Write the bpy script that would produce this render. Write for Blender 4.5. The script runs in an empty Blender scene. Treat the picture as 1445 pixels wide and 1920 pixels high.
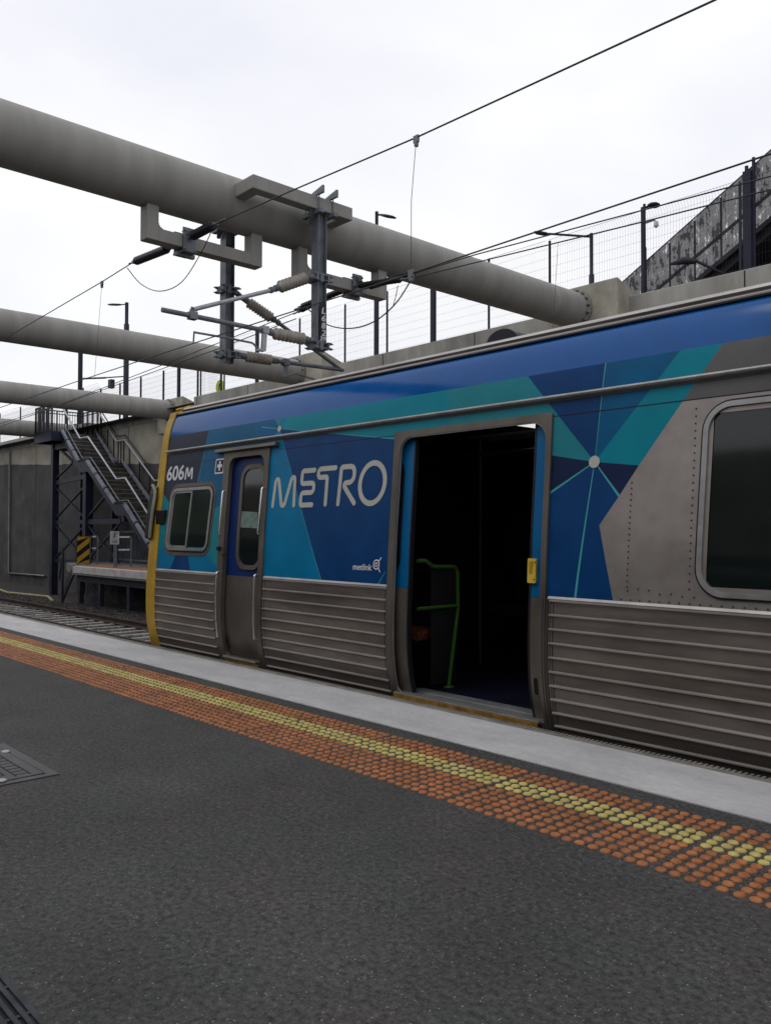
import bpy, bmesh, math, random
from mathutils import Vector, Matrix
random.seed(7)
S = bpy.context.scene
COL = S.collection
R = math.radians
# ------------------------------------------------------------------ camera
cam_d = bpy.data.cameras.new('camera'); cam = bpy.data.objects.new('camera', cam_d); COL.objects.link(cam)
yaw, pitch, roll = R(42.55), R(1.367), R(0.136)
fw = Vector((-math.cos(yaw)*math.cos(pitch), math.sin(yaw)*math.cos(pitch), math.sin(pitch)))
rt = Vector((math.sin(yaw), math.cos(yaw), 0)); up = rt.cross(fw)
r2 = rt*math.cos(roll)+up*math.sin(roll); u2 = -rt*math.sin(roll)+up*math.cos(roll)
M = Matrix((r2, u2, -fw)).transposed().to_4x4(); M.translation = Vector((0, 0, 1.25))
cam.matrix_world = M
cam_d.sensor_fit = 'VERTICAL'; cam_d.sensor_height = 24; cam_d.lens = 1564.7/1920*24
cam_d.clip_start = .05; cam_d.clip_end = 800
S.camera = cam
# ------------------------------------------------------------------ world, sun
SUN_EL, SUN_AZ = R(58), R(200)
W = bpy.data.worlds.new('World'); S.world = W; W.use_nodes = True
nt = W.node_tree; nt.nodes.clear()
def N(t, **k):
    n = nt.nodes.new(t)
    for a, b in k.items(): setattr(n, a, b)
    return n
out = N('ShaderNodeOutputWorld'); bg = N('ShaderNodeBackground'); sky = N('ShaderNodeTexSky', sky_type='NISHITA', sun_disc=False)
sky.sun_elevation = SUN_EL; sky.sun_rotation = SUN_AZ; sky.dust_density = 3
tc = N('ShaderNodeTexCoord'); mp = N('ShaderNodeMapping'); mp.inputs['Scale'].default_value = (1.2, 1.2, 2.4)
no = N('ShaderNodeTexNoise'); no.inputs['Scale'].default_value = 1.6; no.inputs['Detail'].default_value = 5; no.inputs['Roughness'].default_value = .5
rp = N('ShaderNodeValToRGB'); e = rp.color_ramp.elements
e[0].position = .36; e[0].color = (10.3, 10.4, 11.3, 1); e[1].position = .60; e[1].color = (12.0, 12.0, 12.2, 1)
mx = N('ShaderNodeMixRGB'); mx.inputs[0].default_value = .93
L = nt.links.new
L(tc.outputs['Generated'], mp.inputs[0]); L(mp.outputs[0], no.inputs[0]); L(no.outputs[0], rp.inputs[0])
L(sky.outputs[0], mx.inputs[1]); L(rp.outputs[0], mx.inputs[2]); L(mx.outputs[0], bg.inputs[0]); L(bg.outputs[0], out.inputs[0])
bg.inputs[1].default_value = 0.1
sd = bpy.data.lights.new('sun', 'SUN'); sd.energy = .5; sd.angle = R(25); sd.color = (1, .96, .9)
so = bpy.data.objects.new('sun', sd); COL.objects.link(so)
so.rotation_euler = (R(90)-SUN_EL, 0, R(180)-SUN_AZ)
so.location = (0, 0, 30)
vs = S.view_settings; vs.view_transform = 'Standard'; vs.look = 'None'; vs.gamma = 1; vs.exposure = -0.16

# ------------------------------------------------------------------ materials
def mat(name, col, rough=.6, metal=0, var=.12, scale=3., bump=0., bscale=40., spec=.22, stretch=(1, 1, 1), col2=None, v2=0, s2=30., coat=0, alpha=1):
    m = bpy.data.materials.new(name); m.use_nodes = True; t = m.node_tree; n = t.nodes; b = n['Principled BSDF']; l = t.links.new
    b.inputs['Roughness'].default_value = rough; b.inputs['Metallic'].default_value = metal
    b.inputs['Specular IOR Level'].default_value = spec; b.inputs['Coat Weight'].default_value = coat; b.inputs['Alpha'].default_value = alpha
    g = n.new('ShaderNodeNewGeometry'); mpn = n.new('ShaderNodeMapping'); mpn.inputs['Scale'].default_value = stretch
    l(g.outputs['Position'], mpn.inputs[0])
    no = n.new('ShaderNodeTexNoise'); no.inputs['Scale'].default_value = scale; no.inputs['Detail'].default_value = 6; no.inputs['Roughness'].default_value = .6
    l(mpn.outputs[0], no.inputs[0])
    c2 = col2 or tuple(max(0, c*(1-2.2*var)) for c in col)
    c1 = col if col2 else tuple(min(1, c*(1+1.2*var)) for c in col)
    rp = n.new('ShaderNodeValToRGB'); rp.color_ramp.elements[0].position = .33; rp.color_ramp.elements[1].position = .67
    rp.color_ramp.elements[0].color = (*c2, 1); rp.color_ramp.elements[1].color = (*c1, 1)
    l(no.outputs[0], rp.inputs[0]); last = rp.outputs[0]
    if v2:
        n2 = n.new('ShaderNodeTexNoise'); n2.inputs['Scale'].default_value = s2; n2.inputs['Detail'].default_value = 3
        l(mpn.outputs[0], n2.inputs[0])
        mr = n.new('ShaderNodeMapRange'); mr.inputs[1].default_value = .3; mr.inputs[2].default_value = .7; mr.inputs[3].default_value = 1-v2; mr.inputs[4].default_value = 1+v2
        l(n2.outputs[0], mr.inputs[0])
        mm = n.new('ShaderNodeVectorMath'); mm.operation = 'SCALE'; l(last, mm.inputs[0]); l(mr.outputs[0], mm.inputs['Scale']); last = mm.outputs[0]
    l(last, b.inputs['Base Color'])
    rr = n.new('ShaderNodeMapRange'); rr.inputs[3].default_value = max(.02, rough-.08); rr.inputs[4].default_value = min(1, rough+.08)
    l(no.outputs[0], rr.inputs[0]); l(rr.outputs[0], b.inputs['Roughness'])
    if bump:
        nb = n.new('ShaderNodeTexNoise'); nb.inputs['Scale'].default_value = bscale; nb.inputs['Detail'].default_value = 3
        l(mpn.outputs[0], nb.inputs[0]); bp = n.new('ShaderNodeBump'); bp.inputs['Strength'].default_value = bump; bp.inputs['Distance'].default_value = .01
        l(nb.outputs[0], bp.inputs['Height']); l(bp.outputs[0], b.inputs['Normal'])
    return m
MT = {}
def m_(k, *a, **kw): MT[k] = mat(k, *a, **kw)
m_('strut_paint', (.26, .255, .24), .55, var=.07, scale=1.5, v2=.05, s2=3.2, stretch=(.6, 2.2, .35))
m_('galv', (.16, .175, .2), .5, .3, var=.15, scale=6)
m_('galv_light', (.36, .37, .40), .42, .4, var=.1, scale=8)
m_('dark_steel', (.02, .022, .032), .5, var=.15)
m_('navy_steel', (.016, .018, .034), .5, var=.15, scale=2)
m_('porcelain', (.31, .285, .255), .35, var=.12, scale=9)
m_('black_rubber', (.014, .013, .017), .45, var=.1)
m_('wire', (.05, .048, .05), .5, .3, var=.1)
m_('conc_top', (.29, .285, .26), .85, var=.16, scale=1.1, bump=.25, bscale=30, v2=.10, s2=5, stretch=(1, 1, .35))
m_('conc_block', (.34, .325, .27), .85, var=.16, scale=1.4, bump=.2, bscale=40, v2=.08, s2=7)
m_('white_edge', (.43, .43, .435), .75, var=.07, scale=3.5, bump=.15, bscale=140, v2=.08, s2=45, stretch=(.5, 1, 1))
m_('edge_rubber', (.20, .19, .17), .8, var=.15, scale=8)
m_('rib_lit_edge', (.33, .305, .28), .36, .5, var=.1, scale=3)  # polished rib steel, with sky light painted into its paler upper faces
m_('chrome', (.7, .7, .7), .22, .9, var=.03)
m_('notice_paper', (.15, .21, .19), .6, var=.15, scale=12)
m_('dirty_yellow', (.26, .14, .02), .6, var=.25, scale=9)
m_('roof_lip', (.50, .48, .47), .4, .3, var=.12, scale=5, stretch=(.3, 3, 3))
m_('steel_panel', (.19, .165, .15), .36, .5, var=.17, scale=1.6, stretch=(.5, 1, 3.0), v2=.08, s2=9)
m_('steel_plain', (.275, .25, .235), .38, .5, var=.08, scale=2.6, v2=.06, s2=14)
m_('steel_bronze', (.13, .115, .10), .42, .5, var=.14, scale=3, stretch=(1, 1, .6))
m_('frame_alu', (.32, .315, .31), .38, .6, var=.1, scale=6)
m_('roof_grey', (.25, .225, .22), .5, .2, var=.18, scale=4, stretch=(.3, 3, 3))
m_('dark_rivet', (.05, .045, .042), .5)
m_('seam_dark', (.012, .012, .014), .6)
m_('yellow_paint', (.46, .28, .03), .45, var=.1, scale=5)
m_('yellow_handle', (.60, .42, .06), .4, var=.06)
m_('liv_roof', (.001, .08, .30), .12, var=.05, spec=.3)
m_('liv_navy', (.002, .042, .15), .38, spec=.13, var=.08, scale=4)
m_('liv_dark', (.007, .017, .060), .38, spec=.13, var=.1)
m_('liv_slate', (.020, .026, .050), .38, spec=.13, var=.1)
m_('liv_blue', (.0, .15, .31), .36, spec=.13, var=.06)
m_('liv_deep', (.0, .09, .21), .36, spec=.13, var=.08)
m_('liv_teal', (.0, .20, .27), .36, spec=.13, var=.05)
m_('liv_lteal', (.015, .19, .235), .36, spec=.13, var=.06)
m_('liv_line', (.05, .30, .33), .4, var=.03)
m_('liv_film', (.10, .098, .10), .45, .2, var=.06)
m_('leaf_blue', (.0, .10, .26), .35, var=.05)
m_('cab_door_blue', (.002, .018, .10), .4, var=.12)
m_('letter', (.42, .42, .38), .5, var=.04)
m_('letter_white', (.62, .62, .66), .5, var=.03)
m_('glass', (.006, .010, .010), .03, var=0, spec=.5, alpha=.93)
m_('cab_glass', (.008, .020, .016), .05, var=.1, spec=.5, alpha=.85)
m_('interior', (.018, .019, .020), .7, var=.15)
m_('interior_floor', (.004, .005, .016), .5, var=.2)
m_('lamp_panel', (.5, .5, .5), .5)
m_('lit_panel', (.8, .8, .8), .5)
MT['lit_panel'].node_tree.nodes['Principled BSDF'].inputs['Emission Color'].default_value = (1, .98, .95, 1); MT['lit_panel'].node_tree.nodes['Principled BSDF'].inputs['Emission Strength'].default_value = .9
m_('pole_dull', (.05, .06, .05), .4, .3)
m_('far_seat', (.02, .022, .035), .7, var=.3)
m_('green_rail', (.035, .10, .014), .4, var=.06)
m_('seat_cloth', (.10, .028, .012), .9, var=.5, scale=30)
m_('mirror_shell', (.012, .012, .014), .4)
m_('mirror_trim', (.24, .24, .19), .35, .3)
m_('rail_steel', (.055, .038, .03), .6, .3, var=.2)
m_('sleeper_conc', (.30, .29, .28), .9, var=.25, scale=4)
m_('ballast_bed', (.05, .045, .042), .95, var=.4, scale=14, bump=.8, bscale=14)
m_('stone', (.085, .075, .07), .95, var=.4, scale=5)
m_('ground_dirt', (.09, .085, .07), .95, var=.3, scale=.6)
m_('plat_side', (.05, .05, .05), .9, var=.3)
m_('plat_far_top', (.16, .155, .15), .9, var=.1)
m_('coping', (.40, .39, .38), .85, var=.12, scale=3)
m_('orange_stud', (.33, .125, .048), .5, var=.13, scale=4, v2=.28, s2=38)
m_('yellow_stud', (.46, .38, .125), .5, var=.10, scale=4, v2=.2, s2=38)
m_('orange_surface', (.30, .11, .045), .8, var=.1)
m_('tread', (.075, .07, .065), .8, var=.2)
m_('nosing', (.26, .25, .22), .7, var=.1)
m_('string_face', (.19, .20, .25), .5, var=.15)
m_('hazard_yellow', (.42, .25, .02), .5, var=.05)
m_('hazard_black', (.012, .012, .012), .5)
m_('sign_white', (.42, .42, .42), .5, var=.05)
m_('sign_lime', (.50, .60, .05), .5, var=.05)
m_('pit_iron', (.068, .066, .072), .5, .3, var=.16, scale=7, v2=.12, s2=40)
m_('pit_groove', (.018, .018, .02), .8)
m_('pit_bolt', (.38, .38, .38), .45, .3)
m_('drain_bar', (.032, .034, .042), .5, .3, var=.3, scale=9)
m_('cctv_white', (.5, .5, .5), .4)
m_('yellow_hose', (.26, .25, .12), .6)
m_('fence_wire', (.035, .035, .06), .5)
m_('footbridge_dark', (.022, .02, .022), .6, var=.2)
m_('warm_light', (.8, .8, .7), .5)

def asphalt():
    m = bpy.data.materials.new('asphalt'); m.use_nodes = True; t = m.node_tree; n = t.nodes; b = n['Principled BSDF']; l = t.links.new
    g = n.new('ShaderNodeNewGeometry')
    def noise(s, d, r=.6):
        x = n.new('ShaderNodeTexNoise'); x.inputs['Scale'].default_value = s; x.inputs['Detail'].default_value = d; x.inputs['Roughness'].default_value = r
        l(g.outputs['Position'], x.inputs[0]); return x.outputs[0]
    big = noise(1.1, 6, .65); mid = noise(42, 5, .8); tint = noise(2.6, 4)
    vo = n.new('ShaderNodeTexVoronoi'); vo.inputs['Scale'].default_value = 115; l(g.outputs['Position'], vo.inputs[0])
    r1 = n.new('ShaderNodeValToRGB'); r1.color_ramp.elements[0].color = (.017, .017, .0172, 1); r1.color_ramp.elements[1].color = (.083, .081, .080, 1)
    r1.color_ramp.elements[0].position = .36; r1.color_ramp.elements[1].position = .66; l(mid, r1.inputs[0])
    a = n.new('ShaderNodeMapRange'); a.inputs[1].default_value = .3; a.inputs[2].default_value = .7; a.inputs[3].default_value = .72; a.inputs[4].default_value = 1.25; l(big, a.inputs[0])
    sc = n.new('ShaderNodeVectorMath'); sc.operation = 'SCALE'; l(r1.outputs[0], sc.inputs[0]); l(a.outputs[0], sc.inputs['Scale'])
    tm = n.new('ShaderNodeValToRGB'); tm.color_ramp.elements[0].color = (.94, 1.0, .98, 1); tm.color_ramp.elements[1].color = (1.05, .99, .98, 1); tm.color_ramp.elements[0].position = .4; tm.color_ramp.elements[1].position = .6; l(tint, tm.inputs[0])
    ml = n.new('ShaderNodeMixRGB'); ml.blend_type = 'MULTIPLY'; ml.inputs[0].default_value = 1; l(sc.outputs[0], ml.inputs[1]); l(tm.outputs[0], ml.inputs[2]); sc = ml
    # pale chips of aggregate: one random cell in ten or so
    sp = n.new('ShaderNodeSeparateColor'); l(vo.outputs['Color'], sp.inputs[0])
    gt = n.new('ShaderNodeMath'); gt.operation = 'GREATER_THAN'; gt.inputs[1].default_value = .915; l(sp.outputs[0], gt.inputs[0])
    lt = n.new('ShaderNodeMath'); lt.operation = 'LESS_THAN'; lt.inputs[1].default_value = .33; l(vo.outputs['Distance'], lt.inputs[0])
    mu = n.new('ShaderNodeMath'); mu.operation = 'MULTIPLY'; l(gt.outputs[0], mu.inputs[0]); l(lt.outputs[0], mu.inputs[1])
    mg = n.new('ShaderNodeMath'); mg.operation = 'MULTIPLY'; l(mu.outputs[0], mg.inputs[0]); l(sp.outputs[1], mg.inputs[1]); mixc = n.new('ShaderNodeMixRGB'); l(mg.outputs[0], mixc.inputs[0]); l(sc.outputs[0], mixc.inputs[1]); mixc.inputs[2].default_value = (.24, .235, .23, 1)
    v2 = n.new('ShaderNodeTexVoronoi'); v2.inputs['Scale'].default_value = 1.35; wob = n.new('ShaderNodeVectorMath'); wob.operation = 'ADD'
    wn = n.new('ShaderNodeTexNoise'); wn.inputs['Scale'].default_value = 9; l(g.outputs['Position'], wn.inputs[0]); ws = n.new('ShaderNodeVectorMath'); ws.operation = 'SCALE'; ws.inputs['Scale'].default_value = .10; l(wn.outputs['Color'], ws.inputs[0])
    l(g.outputs['Position'], wob.inputs[0]); l(ws.outputs[0], wob.inputs[1]); l(wob.outputs[0], v2.inputs[0])
    st = n.new('ShaderNodeMapRange'); st.inputs[1].default_value = .020; st.inputs[2].default_value = .055; st.inputs[3].default_value = .6; st.inputs[4].default_value = 1; l(v2.outputs['Distance'], st.inputs[0])
    fin = n.new('ShaderNodeVectorMath'); fin.operation = 'SCALE'; l(mixc.outputs[0], fin.inputs[0]); l(st.outputs[0], fin.inputs['Scale'])
    l(fin.outputs[0], b.inputs['Base Color']); b.inputs['Roughness'].default_value = .82; b.inputs['Specular IOR Level'].default_value = .3
    bp = n.new('ShaderNodeBump'); bp.inputs['Strength'].default_value = .75; bp.inputs['Distance'].default_value = .005
    l(vo.outputs['Distance'], bp.inputs['Height']); l(bp.outputs[0], b.inputs['Normal'])
    return m
MT['asphalt'] = asphalt()

def wall_mat():
    """far retaining wall: pale cast band on top, older dark sprayed concrete below a ragged line"""
    m = bpy.data.materials.new('retaining_concrete'); m.use_nodes = True; t = m.node_tree; n = t.nodes; b = n['Principled BSDF']; l = t.links.new
    g = n.new('ShaderNodeNewGeometry'); sx = n.new('ShaderNodeSeparateXYZ'); l(g.outputs['Position'], sx.inputs[0])
    no = n.new('ShaderNodeTexNoise'); no.inputs['Scale'].default_value = 1.3; no.inputs['Detail'].default_value = 6; l(g.outputs['Position'], no.inputs[0])
    def math_(op, a, bb):
        x = n.new('ShaderNodeMath'); x.operation = op
        for i, v in enumerate((a, bb)):
            if isinstance(v, (int, float)): x.inputs[i].default_value = v
            else: l(v, x.inputs[i])
        return x.outputs[0]
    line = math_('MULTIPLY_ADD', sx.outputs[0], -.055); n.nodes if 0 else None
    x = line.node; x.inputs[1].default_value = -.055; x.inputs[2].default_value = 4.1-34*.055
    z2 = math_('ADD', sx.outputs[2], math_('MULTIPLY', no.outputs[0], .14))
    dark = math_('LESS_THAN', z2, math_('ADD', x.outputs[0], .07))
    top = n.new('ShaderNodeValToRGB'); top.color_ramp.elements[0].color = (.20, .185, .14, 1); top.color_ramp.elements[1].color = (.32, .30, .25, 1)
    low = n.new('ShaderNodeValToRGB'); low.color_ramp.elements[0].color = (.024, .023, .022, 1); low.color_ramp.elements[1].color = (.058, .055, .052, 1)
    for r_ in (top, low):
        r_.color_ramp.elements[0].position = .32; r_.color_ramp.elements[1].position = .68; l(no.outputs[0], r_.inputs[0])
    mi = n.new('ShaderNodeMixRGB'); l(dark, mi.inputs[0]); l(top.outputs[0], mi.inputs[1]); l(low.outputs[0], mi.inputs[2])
    l(mi.outputs[0], b.inputs['Base Color']); b.inputs['Roughness'].default_value = .9
    return m
MT['retaining_concrete'] = wall_mat()

def art_mat():
    """perforated footbridge screen: leaf shaped patches of denser and sparser metal"""
    m = bpy.data.materials.new('perforated_screen'); m.use_nodes = True; t = m.node_tree; n = t.nodes; b = n['Principled BSDF']; l = t.links.new
    g = n.new('ShaderNodeNewGeometry'); mpn = n.new('ShaderNodeMapping'); mpn.inputs['Scale'].default_value = (5.5, 5.5, 2.2); mpn.inputs['Rotation'].default_value = (0, .3, 0)
    l(g.outputs['Position'], mpn.inputs[0])
    no = n.new('ShaderNodeTexNoise'); no.inputs['Scale'].default_value = 1.4; no.inputs['Detail'].default_value = 7; no.inputs['Roughness'].default_value = .72; no.inputs['Distortion'].default_value = .15
    l(mpn.outputs[0], no.inputs[0])
    rp = n.new('ShaderNodeValToRGB'); rp.color_ramp.interpolation = 'CONSTANT'; e = rp.color_ramp.elements
    e[0].color = (.024, .022, .024, 1); e[1].position = .46; e[1].color = (.040, .037, .040, 1); q = e.new(.58); q.color = (.075, .07, .075, 1)
    l(no.outputs[0], rp.inputs[0]); l(rp.outputs[0], b.inputs['Base Color'])
    ra = n.new('ShaderNodeValToRGB'); ra.color_ramp.interpolation = 'CONSTANT'; e = ra.color_ramp.elements
    e[0].color = (.97, .97, .97, 1); e[1].position = .46; e[1].color = (.86, .86, .86, 1); q = e.new(.62); q.color = (.45, .45, .45, 1)
    l(no.outputs[0], ra.inputs[0]); l(ra.outputs[0], b.inputs['Alpha'])
    b.inputs['Metallic'].default_value = 0; b.inputs['Roughness'].default_value = .75; b.inputs['Specular IOR Level'].default_value = .1
    return m
MT['perforated_screen'] = art_mat()

# ------------------------------------------------------------------ mesh helpers
ORG = {}
def props(o, label=None, cat=None, group=None, kind=None):
    if label: o['label'] = label
    if cat: o['category'] = cat
    if group: o['group'] = group
    if kind: o['kind'] = kind
    return o
def empty(name, loc, label, cat, group=None):
    o = bpy.data.objects.new(name, None); COL.objects.link(o); o.location = loc; o.empty_display_size = .2
    ORG[o.name] = Vector(loc); return props(o, label, cat, group)
class G:
    def __init__(s): s.v = []; s.f = []; s.m = []; s.s = []
    def add(s, vs, fs, m=0, sm=False):
        b = len(s.v); s.v += [tuple(x) for x in vs]; s.f += [tuple(b+i for i in f) for f in fs]; s.m += [m]*len(fs); s.s += [sm]*len(fs); return s
    def box(s, x0, x1, y0, y1, z0, z1, m=0):
        v = [(x, y, z) for x in (x0, x1) for y in (y0, y1) for z in (z0, z1)]
        return s.add(v, [(0, 1, 3, 2), (4, 6, 7, 5), (0, 4, 5, 1), (2, 3, 7, 6), (0, 2, 6, 4), (1, 5, 7, 3)], m)
    def bar(s, p, q, w, h, m=0, upv=(0, 0, 1)):
        p, q = Vector(p), Vector(q); d = (q-p).normalized(); u = Vector(upv)
        if abs(d.dot(u)) > .98: u = Vector((0, 1, 0))
        a = d.cross(u).normalized()*w/2; b = a.cross(d).normalized()*h/2
        v = [c+i*a+j*b for c in (p, q) for i, j in ((-1, -1), (1, -1), (1, 1), (-1, 1))]
        return s.add(v, [(3, 2, 1, 0), (4, 5, 6, 7), (0, 1, 5, 4), (1, 2, 6, 5), (2, 3, 7, 6), (3, 0, 4, 7)], m)
    def sweep(s, pts, rs, n=10, m=0, cap=True):
        pts = [Vector(p) for p in pts]
        if not hasattr(rs, '__len__'): rs = [rs]*len(pts)
        d0 = (pts[1]-pts[0]).normalized(); u = Vector((0, 0, 1)) if abs(d0.z) < .9 else Vector((1, 0, 0))
        a = d0.cross(u).normalized(); vs = []; 
        for i, p in enumerate(pts):
            d = (pts[min(i+1, len(pts)-1)]-pts[max(i-1, 0)])
            if d.length < 1e-9: d = d0
            d = d.normalized(); a = (a-d*a.dot(d)).normalized(); b = d.cross(a)
            vs += [p+(a*math.cos(2*math.pi*k/n)+b*math.sin(2*math.pi*k/n))*rs[i] for k in range(n)]
        fs = [(i*n+k, i*n+(k+1) % n, (i+1)*n+(k+1) % n, (i+1)*n+k) for i in range(len(pts)-1) for k in range(n)]
        s.add(vs, fs, m, True)
        if cap: 
            s.add(vs[:n], [tuple(range(n))[::-1]], m); s.add(vs[-n:], [tuple(range(n))], m)
        return s
    def lathe(s, p, q, prof, n=14, m=0):
        p, q = Vector(p), Vector(q)
        pts = [p+(q-p)*t for t, r in prof]; d = (q-p).normalized(); u = Vector((0, 0, 1)) if abs(d.z) < .9 else Vector((1, 0, 0))
        a = d.cross(u).normalized(); b = d.cross(a); vs = []
        for P, (t, r) in zip(pts, prof): vs += [P+(a*math.cos(2*math.pi*k/n)+b*math.sin(2*math.pi*k/n))*r for k in range(n)]
        fs = [(i*n+k, i*n+(k+1) % n, (i+1)*n+(k+1) % n, (i+1)*n+k) for i in range(len(pts)-1) for k in range(n)]
        s.add(vs, fs, m, True); s.add(vs[:n], [tuple(range(n))], m); s.add(vs[-n:], [tuple(range(n))], m); return s
    def prism(s, poly, vec, m=0):
        n = len(poly); vec = Vector(vec); a = [Vector(p) for p in poly]; b = [p+vec for p in a]
        return s.add(a+b, [tuple(range(n))[::-1], tuple(range(n, 2*n))]+[(i, (i+1) % n, n+(i+1) % n, n+i) for i in range(n)], m)
    def build(s, name, mats, parent=None, label=None, cat=None, group=None, kind=None, bevel=0, org=None, recalc=True):
        if isinstance(mats, str): mats = [mats]
        o0 = Vector((0, 0, 0))
        if parent is not None: o0 = ORG[parent.name]
        elif org is not None: o0 = Vector(org)
        elif s.v:
            xs = [v[0] for v in s.v]; ys = [v[1] for v in s.v]; zs = [v[2] for v in s.v]
            o0 = Vector(((min(xs)+max(xs))/2, (min(ys)+max(ys))/2, min(zs)))
        me = bpy.data.meshes.new(name); me.from_pydata([tuple(Vector(v)-o0) for v in s.v], [], s.f)
        for k in mats: me.materials.append(MT[k])
        for i, p in enumerate(me.polygons): p.material_index = s.m[i]; p.use_smooth = s.s[i]
        if recalc:
            bm = bmesh.new(); bm.from_mesh(me); bmesh.ops.recalc_face_normals(bm, faces=bm.faces); bm.to_mesh(me); bm.free()
        o = bpy.data.objects.new(name, me); COL.objects.link(o); ORG[o.name] = o0
        if parent is not None: o.parent = parent
        else: o.location = o0
        if bevel:
            b = o.modifiers.new('bevel', 'BEVEL'); b.width = bevel; b.segments = 2; b.limit_method = 'ANGLE'
        return props(o, label, cat, group, kind)
def sphere_(g, c, r, m=0, sx=1, sy=1, sz=1, n=12):
    c = Vector(c); vs = []; k = n//2
    for i in range(k+1):
        a = math.pi*i/k
        for j in range(n):
            b = 2*math.pi*j/n; vs.append(c+Vector((r*sx*math.sin(a)*math.cos(b), r*sy*math.sin(a)*math.sin(b), r*sz*math.cos(a))))
    g.add(vs, [(i*n+j, i*n+(j+1) % n, (i+1)*n+(j+1) % n, (i+1)*n+j) for i in range(k) for j in range(n)], m, True)
def text2d(s, size=1., bold=0., shear=0.):
    cu = bpy.data.curves.new('t', 'FONT'); cu.body = s; cu.size = size; cu.offset = bold; cu.shear = shear; cu.resolution_u = 4
    o = bpy.data.objects.new('t', cu); me = o.to_mesh()
    vs = [tuple(v.co) for v in me.vertices]; fs = [tuple(p.vertices) for p in me.polygons]
    o.to_mesh_clear(); bpy.data.objects.remove(o); bpy.data.curves.remove(cu)
    xs = [v[0] for v in vs]; ys = [v[1] for v in vs]; x0, x1, y0, y1 = min(xs), max(xs), min(ys), max(ys)
    return [((v[0]-x0)/(x1-x0), (v[1]-y0)/(y1-y0)) for v in vs], fs     # normalised to the unit square
def fillet(pts, r, n=6):
    out = [Vector(pts[0])]
    for i in range(1, len(pts)-1):
        p, a, b = Vector(pts[i]), Vector(pts[i-1]), Vector(pts[i+1]); da, db = (a-p), (b-p)
        ang = da.angle(db); ri = r[i] if hasattr(r, '__len__') else r
        t = min(ri/math.tan(ang/2) if ang > .01 else ri, da.length*.499, db.length*.499); ri = t*math.tan(ang/2)
        p0 = p+da.normalized()*t; p1 = p+db.normalized()*t; bis = (da.normalized()+db.normalized())
        if bis.length < 1e-6: out.append(p); continue
        c = p+bis.normalized()*(ri/math.sin(ang/2)); v0 = p0-c; v1 = p1-c; th = v0.angle(v1)
        for k in range(n+1):
            f = k/n; v = (v0*math.sin((1-f)*th)+v1*math.sin(f*th))/math.sin(th) if th > 1e-4 else v0; out.append(c+v)
    out.append(Vector(pts[-1])); return out

# ================================================================== SETTING
# ---- platform
g = G(); g.box(-120, 40, -6.5, 4.20, -1.4, 0)
g.build('platform', 'asphalt', kind='structure', org=(0, 0, 0))
g = G(); g.box(-120, 40, 3.665, 4.235, -.12, .006)
g.build('platform_edge', 'white_edge', label='pale painted strip along the platform edge', kind='structure', org=(0, 3.9, 0))
g = G(); g.box(-120, 40, 4.20, 4.24, -1.4, -.125); g.build('platform_face', 'plat_side', kind='structure')
g = G(); g.box(-60, 12, 4.237, 4.305, -.10, .002)
x = -24.
while x < 4:
    g.box(x, x+.016, 4.305, 4.350, -.04, .001); x += .031
g.build('platform_gap_filler', 'edge_rubber', label='grey comb of rubber fingers fixed along the platform lip facing the train', cat='gap filler')
g = G(); g.add([(-200, 4.2, -1.46), (120, 4.2, -1.46), (120, 15.3, -1.46), (-200, 15.3, -1.46)], [(0, 1, 2, 3)])
g.build('track_bed_ground', 'ballast_bed', kind='structure')
g = G(); g.add([(-300, 14.6, 5.72), (200, 14.6, 5.72), (200, 300, 5.72), (-300, 300, 5.72)], [(0, 1, 2, 3)])
g.add([(-300, -300, 5.72), (200, -300, 5.72), (200, -7, 5.72), (-300, -7, 5.72)], [(0, 1, 2, 3)])
g.build('upper_ground', 'ground_dirt', kind='structure')

# ---- tactile studs
def stud_mesh():
    g = G(); prof = [(.0225, 0), (.0215, .0042), (.0175, .0075), (.0095, .009)]; n = 14; vs = []
    for r, z in prof: vs += [(r*math.cos(2*math.pi*k/n), r*math.sin(2*math.pi*k/n), z) for k in range(n)]
    vs.append((0, 0, .0094))
    fs = [(i*n+k, i*n+(k+1) % n, (i+1)*n+(k+1) % n, (i+1)*n+k) for i in range(3) for k in range(n)]+[(3*n+k, 3*n+(k+1) % n, 4*n) for k in range(n)]
    return vs, fs
SV, SF = stud_mesh()
rows = [2.865+.0575*i for i in range(12)]     # from the platform side to the edge side
pts = []
x = 2.2; k = 0
while x > -46:
    jx = .008*math.sin(k*1.7) if k % 6 == 0 else 0
    for i, y in enumerate(rows):
        pts.append((x+jx+random.uniform(-.0035, .0035), y+random.uniform(-.0035, .0035), 1 if i in (6, 7, 8) else 0, i))
    x -= .0577+(.006 if k % 6 == 5 else 0); k += 1
def px(x, y):
    v = Vector((x, y, 0))-Vector((0, 0, 1.25)); w = v.dot(fw); return (.5+v.dot(r2)/w*1564.7/1445, .5-v.dot(u2)/w*1564.7/1920, w)
vis = []
for p in pts:
    if (lambda q: q[2] > 0 and -.01 < q[0] < 1.01 and q[1] < 1.01)(px(p[0], p[1])): vis.append(p)
vis.sort(key=lambda p: p[0]**2+p[1]**2)
near = set(map(id, vis[:299]))
proto = {}
for c, nm, mk, lb in ((0, 'orange_tactile_stud', 'orange_stud', 'orange domed tactile stud in the dotted warning strip on the asphalt'), (1, 'yellow_tactile_stud', 'yellow_stud', 'yellow domed tactile stud in the central triple row of the warning strip')):
    g = G(); g.add(SV, SF, 0, True); o = g.build(nm, mk, org=(0, 0, 0), recalc=False, label=lb, cat='tactile stud', group='orange tactile studs' if c == 0 else 'yellow tactile studs'); proto[c] = [o, False]
rest = {0: G(), 1: G()}
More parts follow.
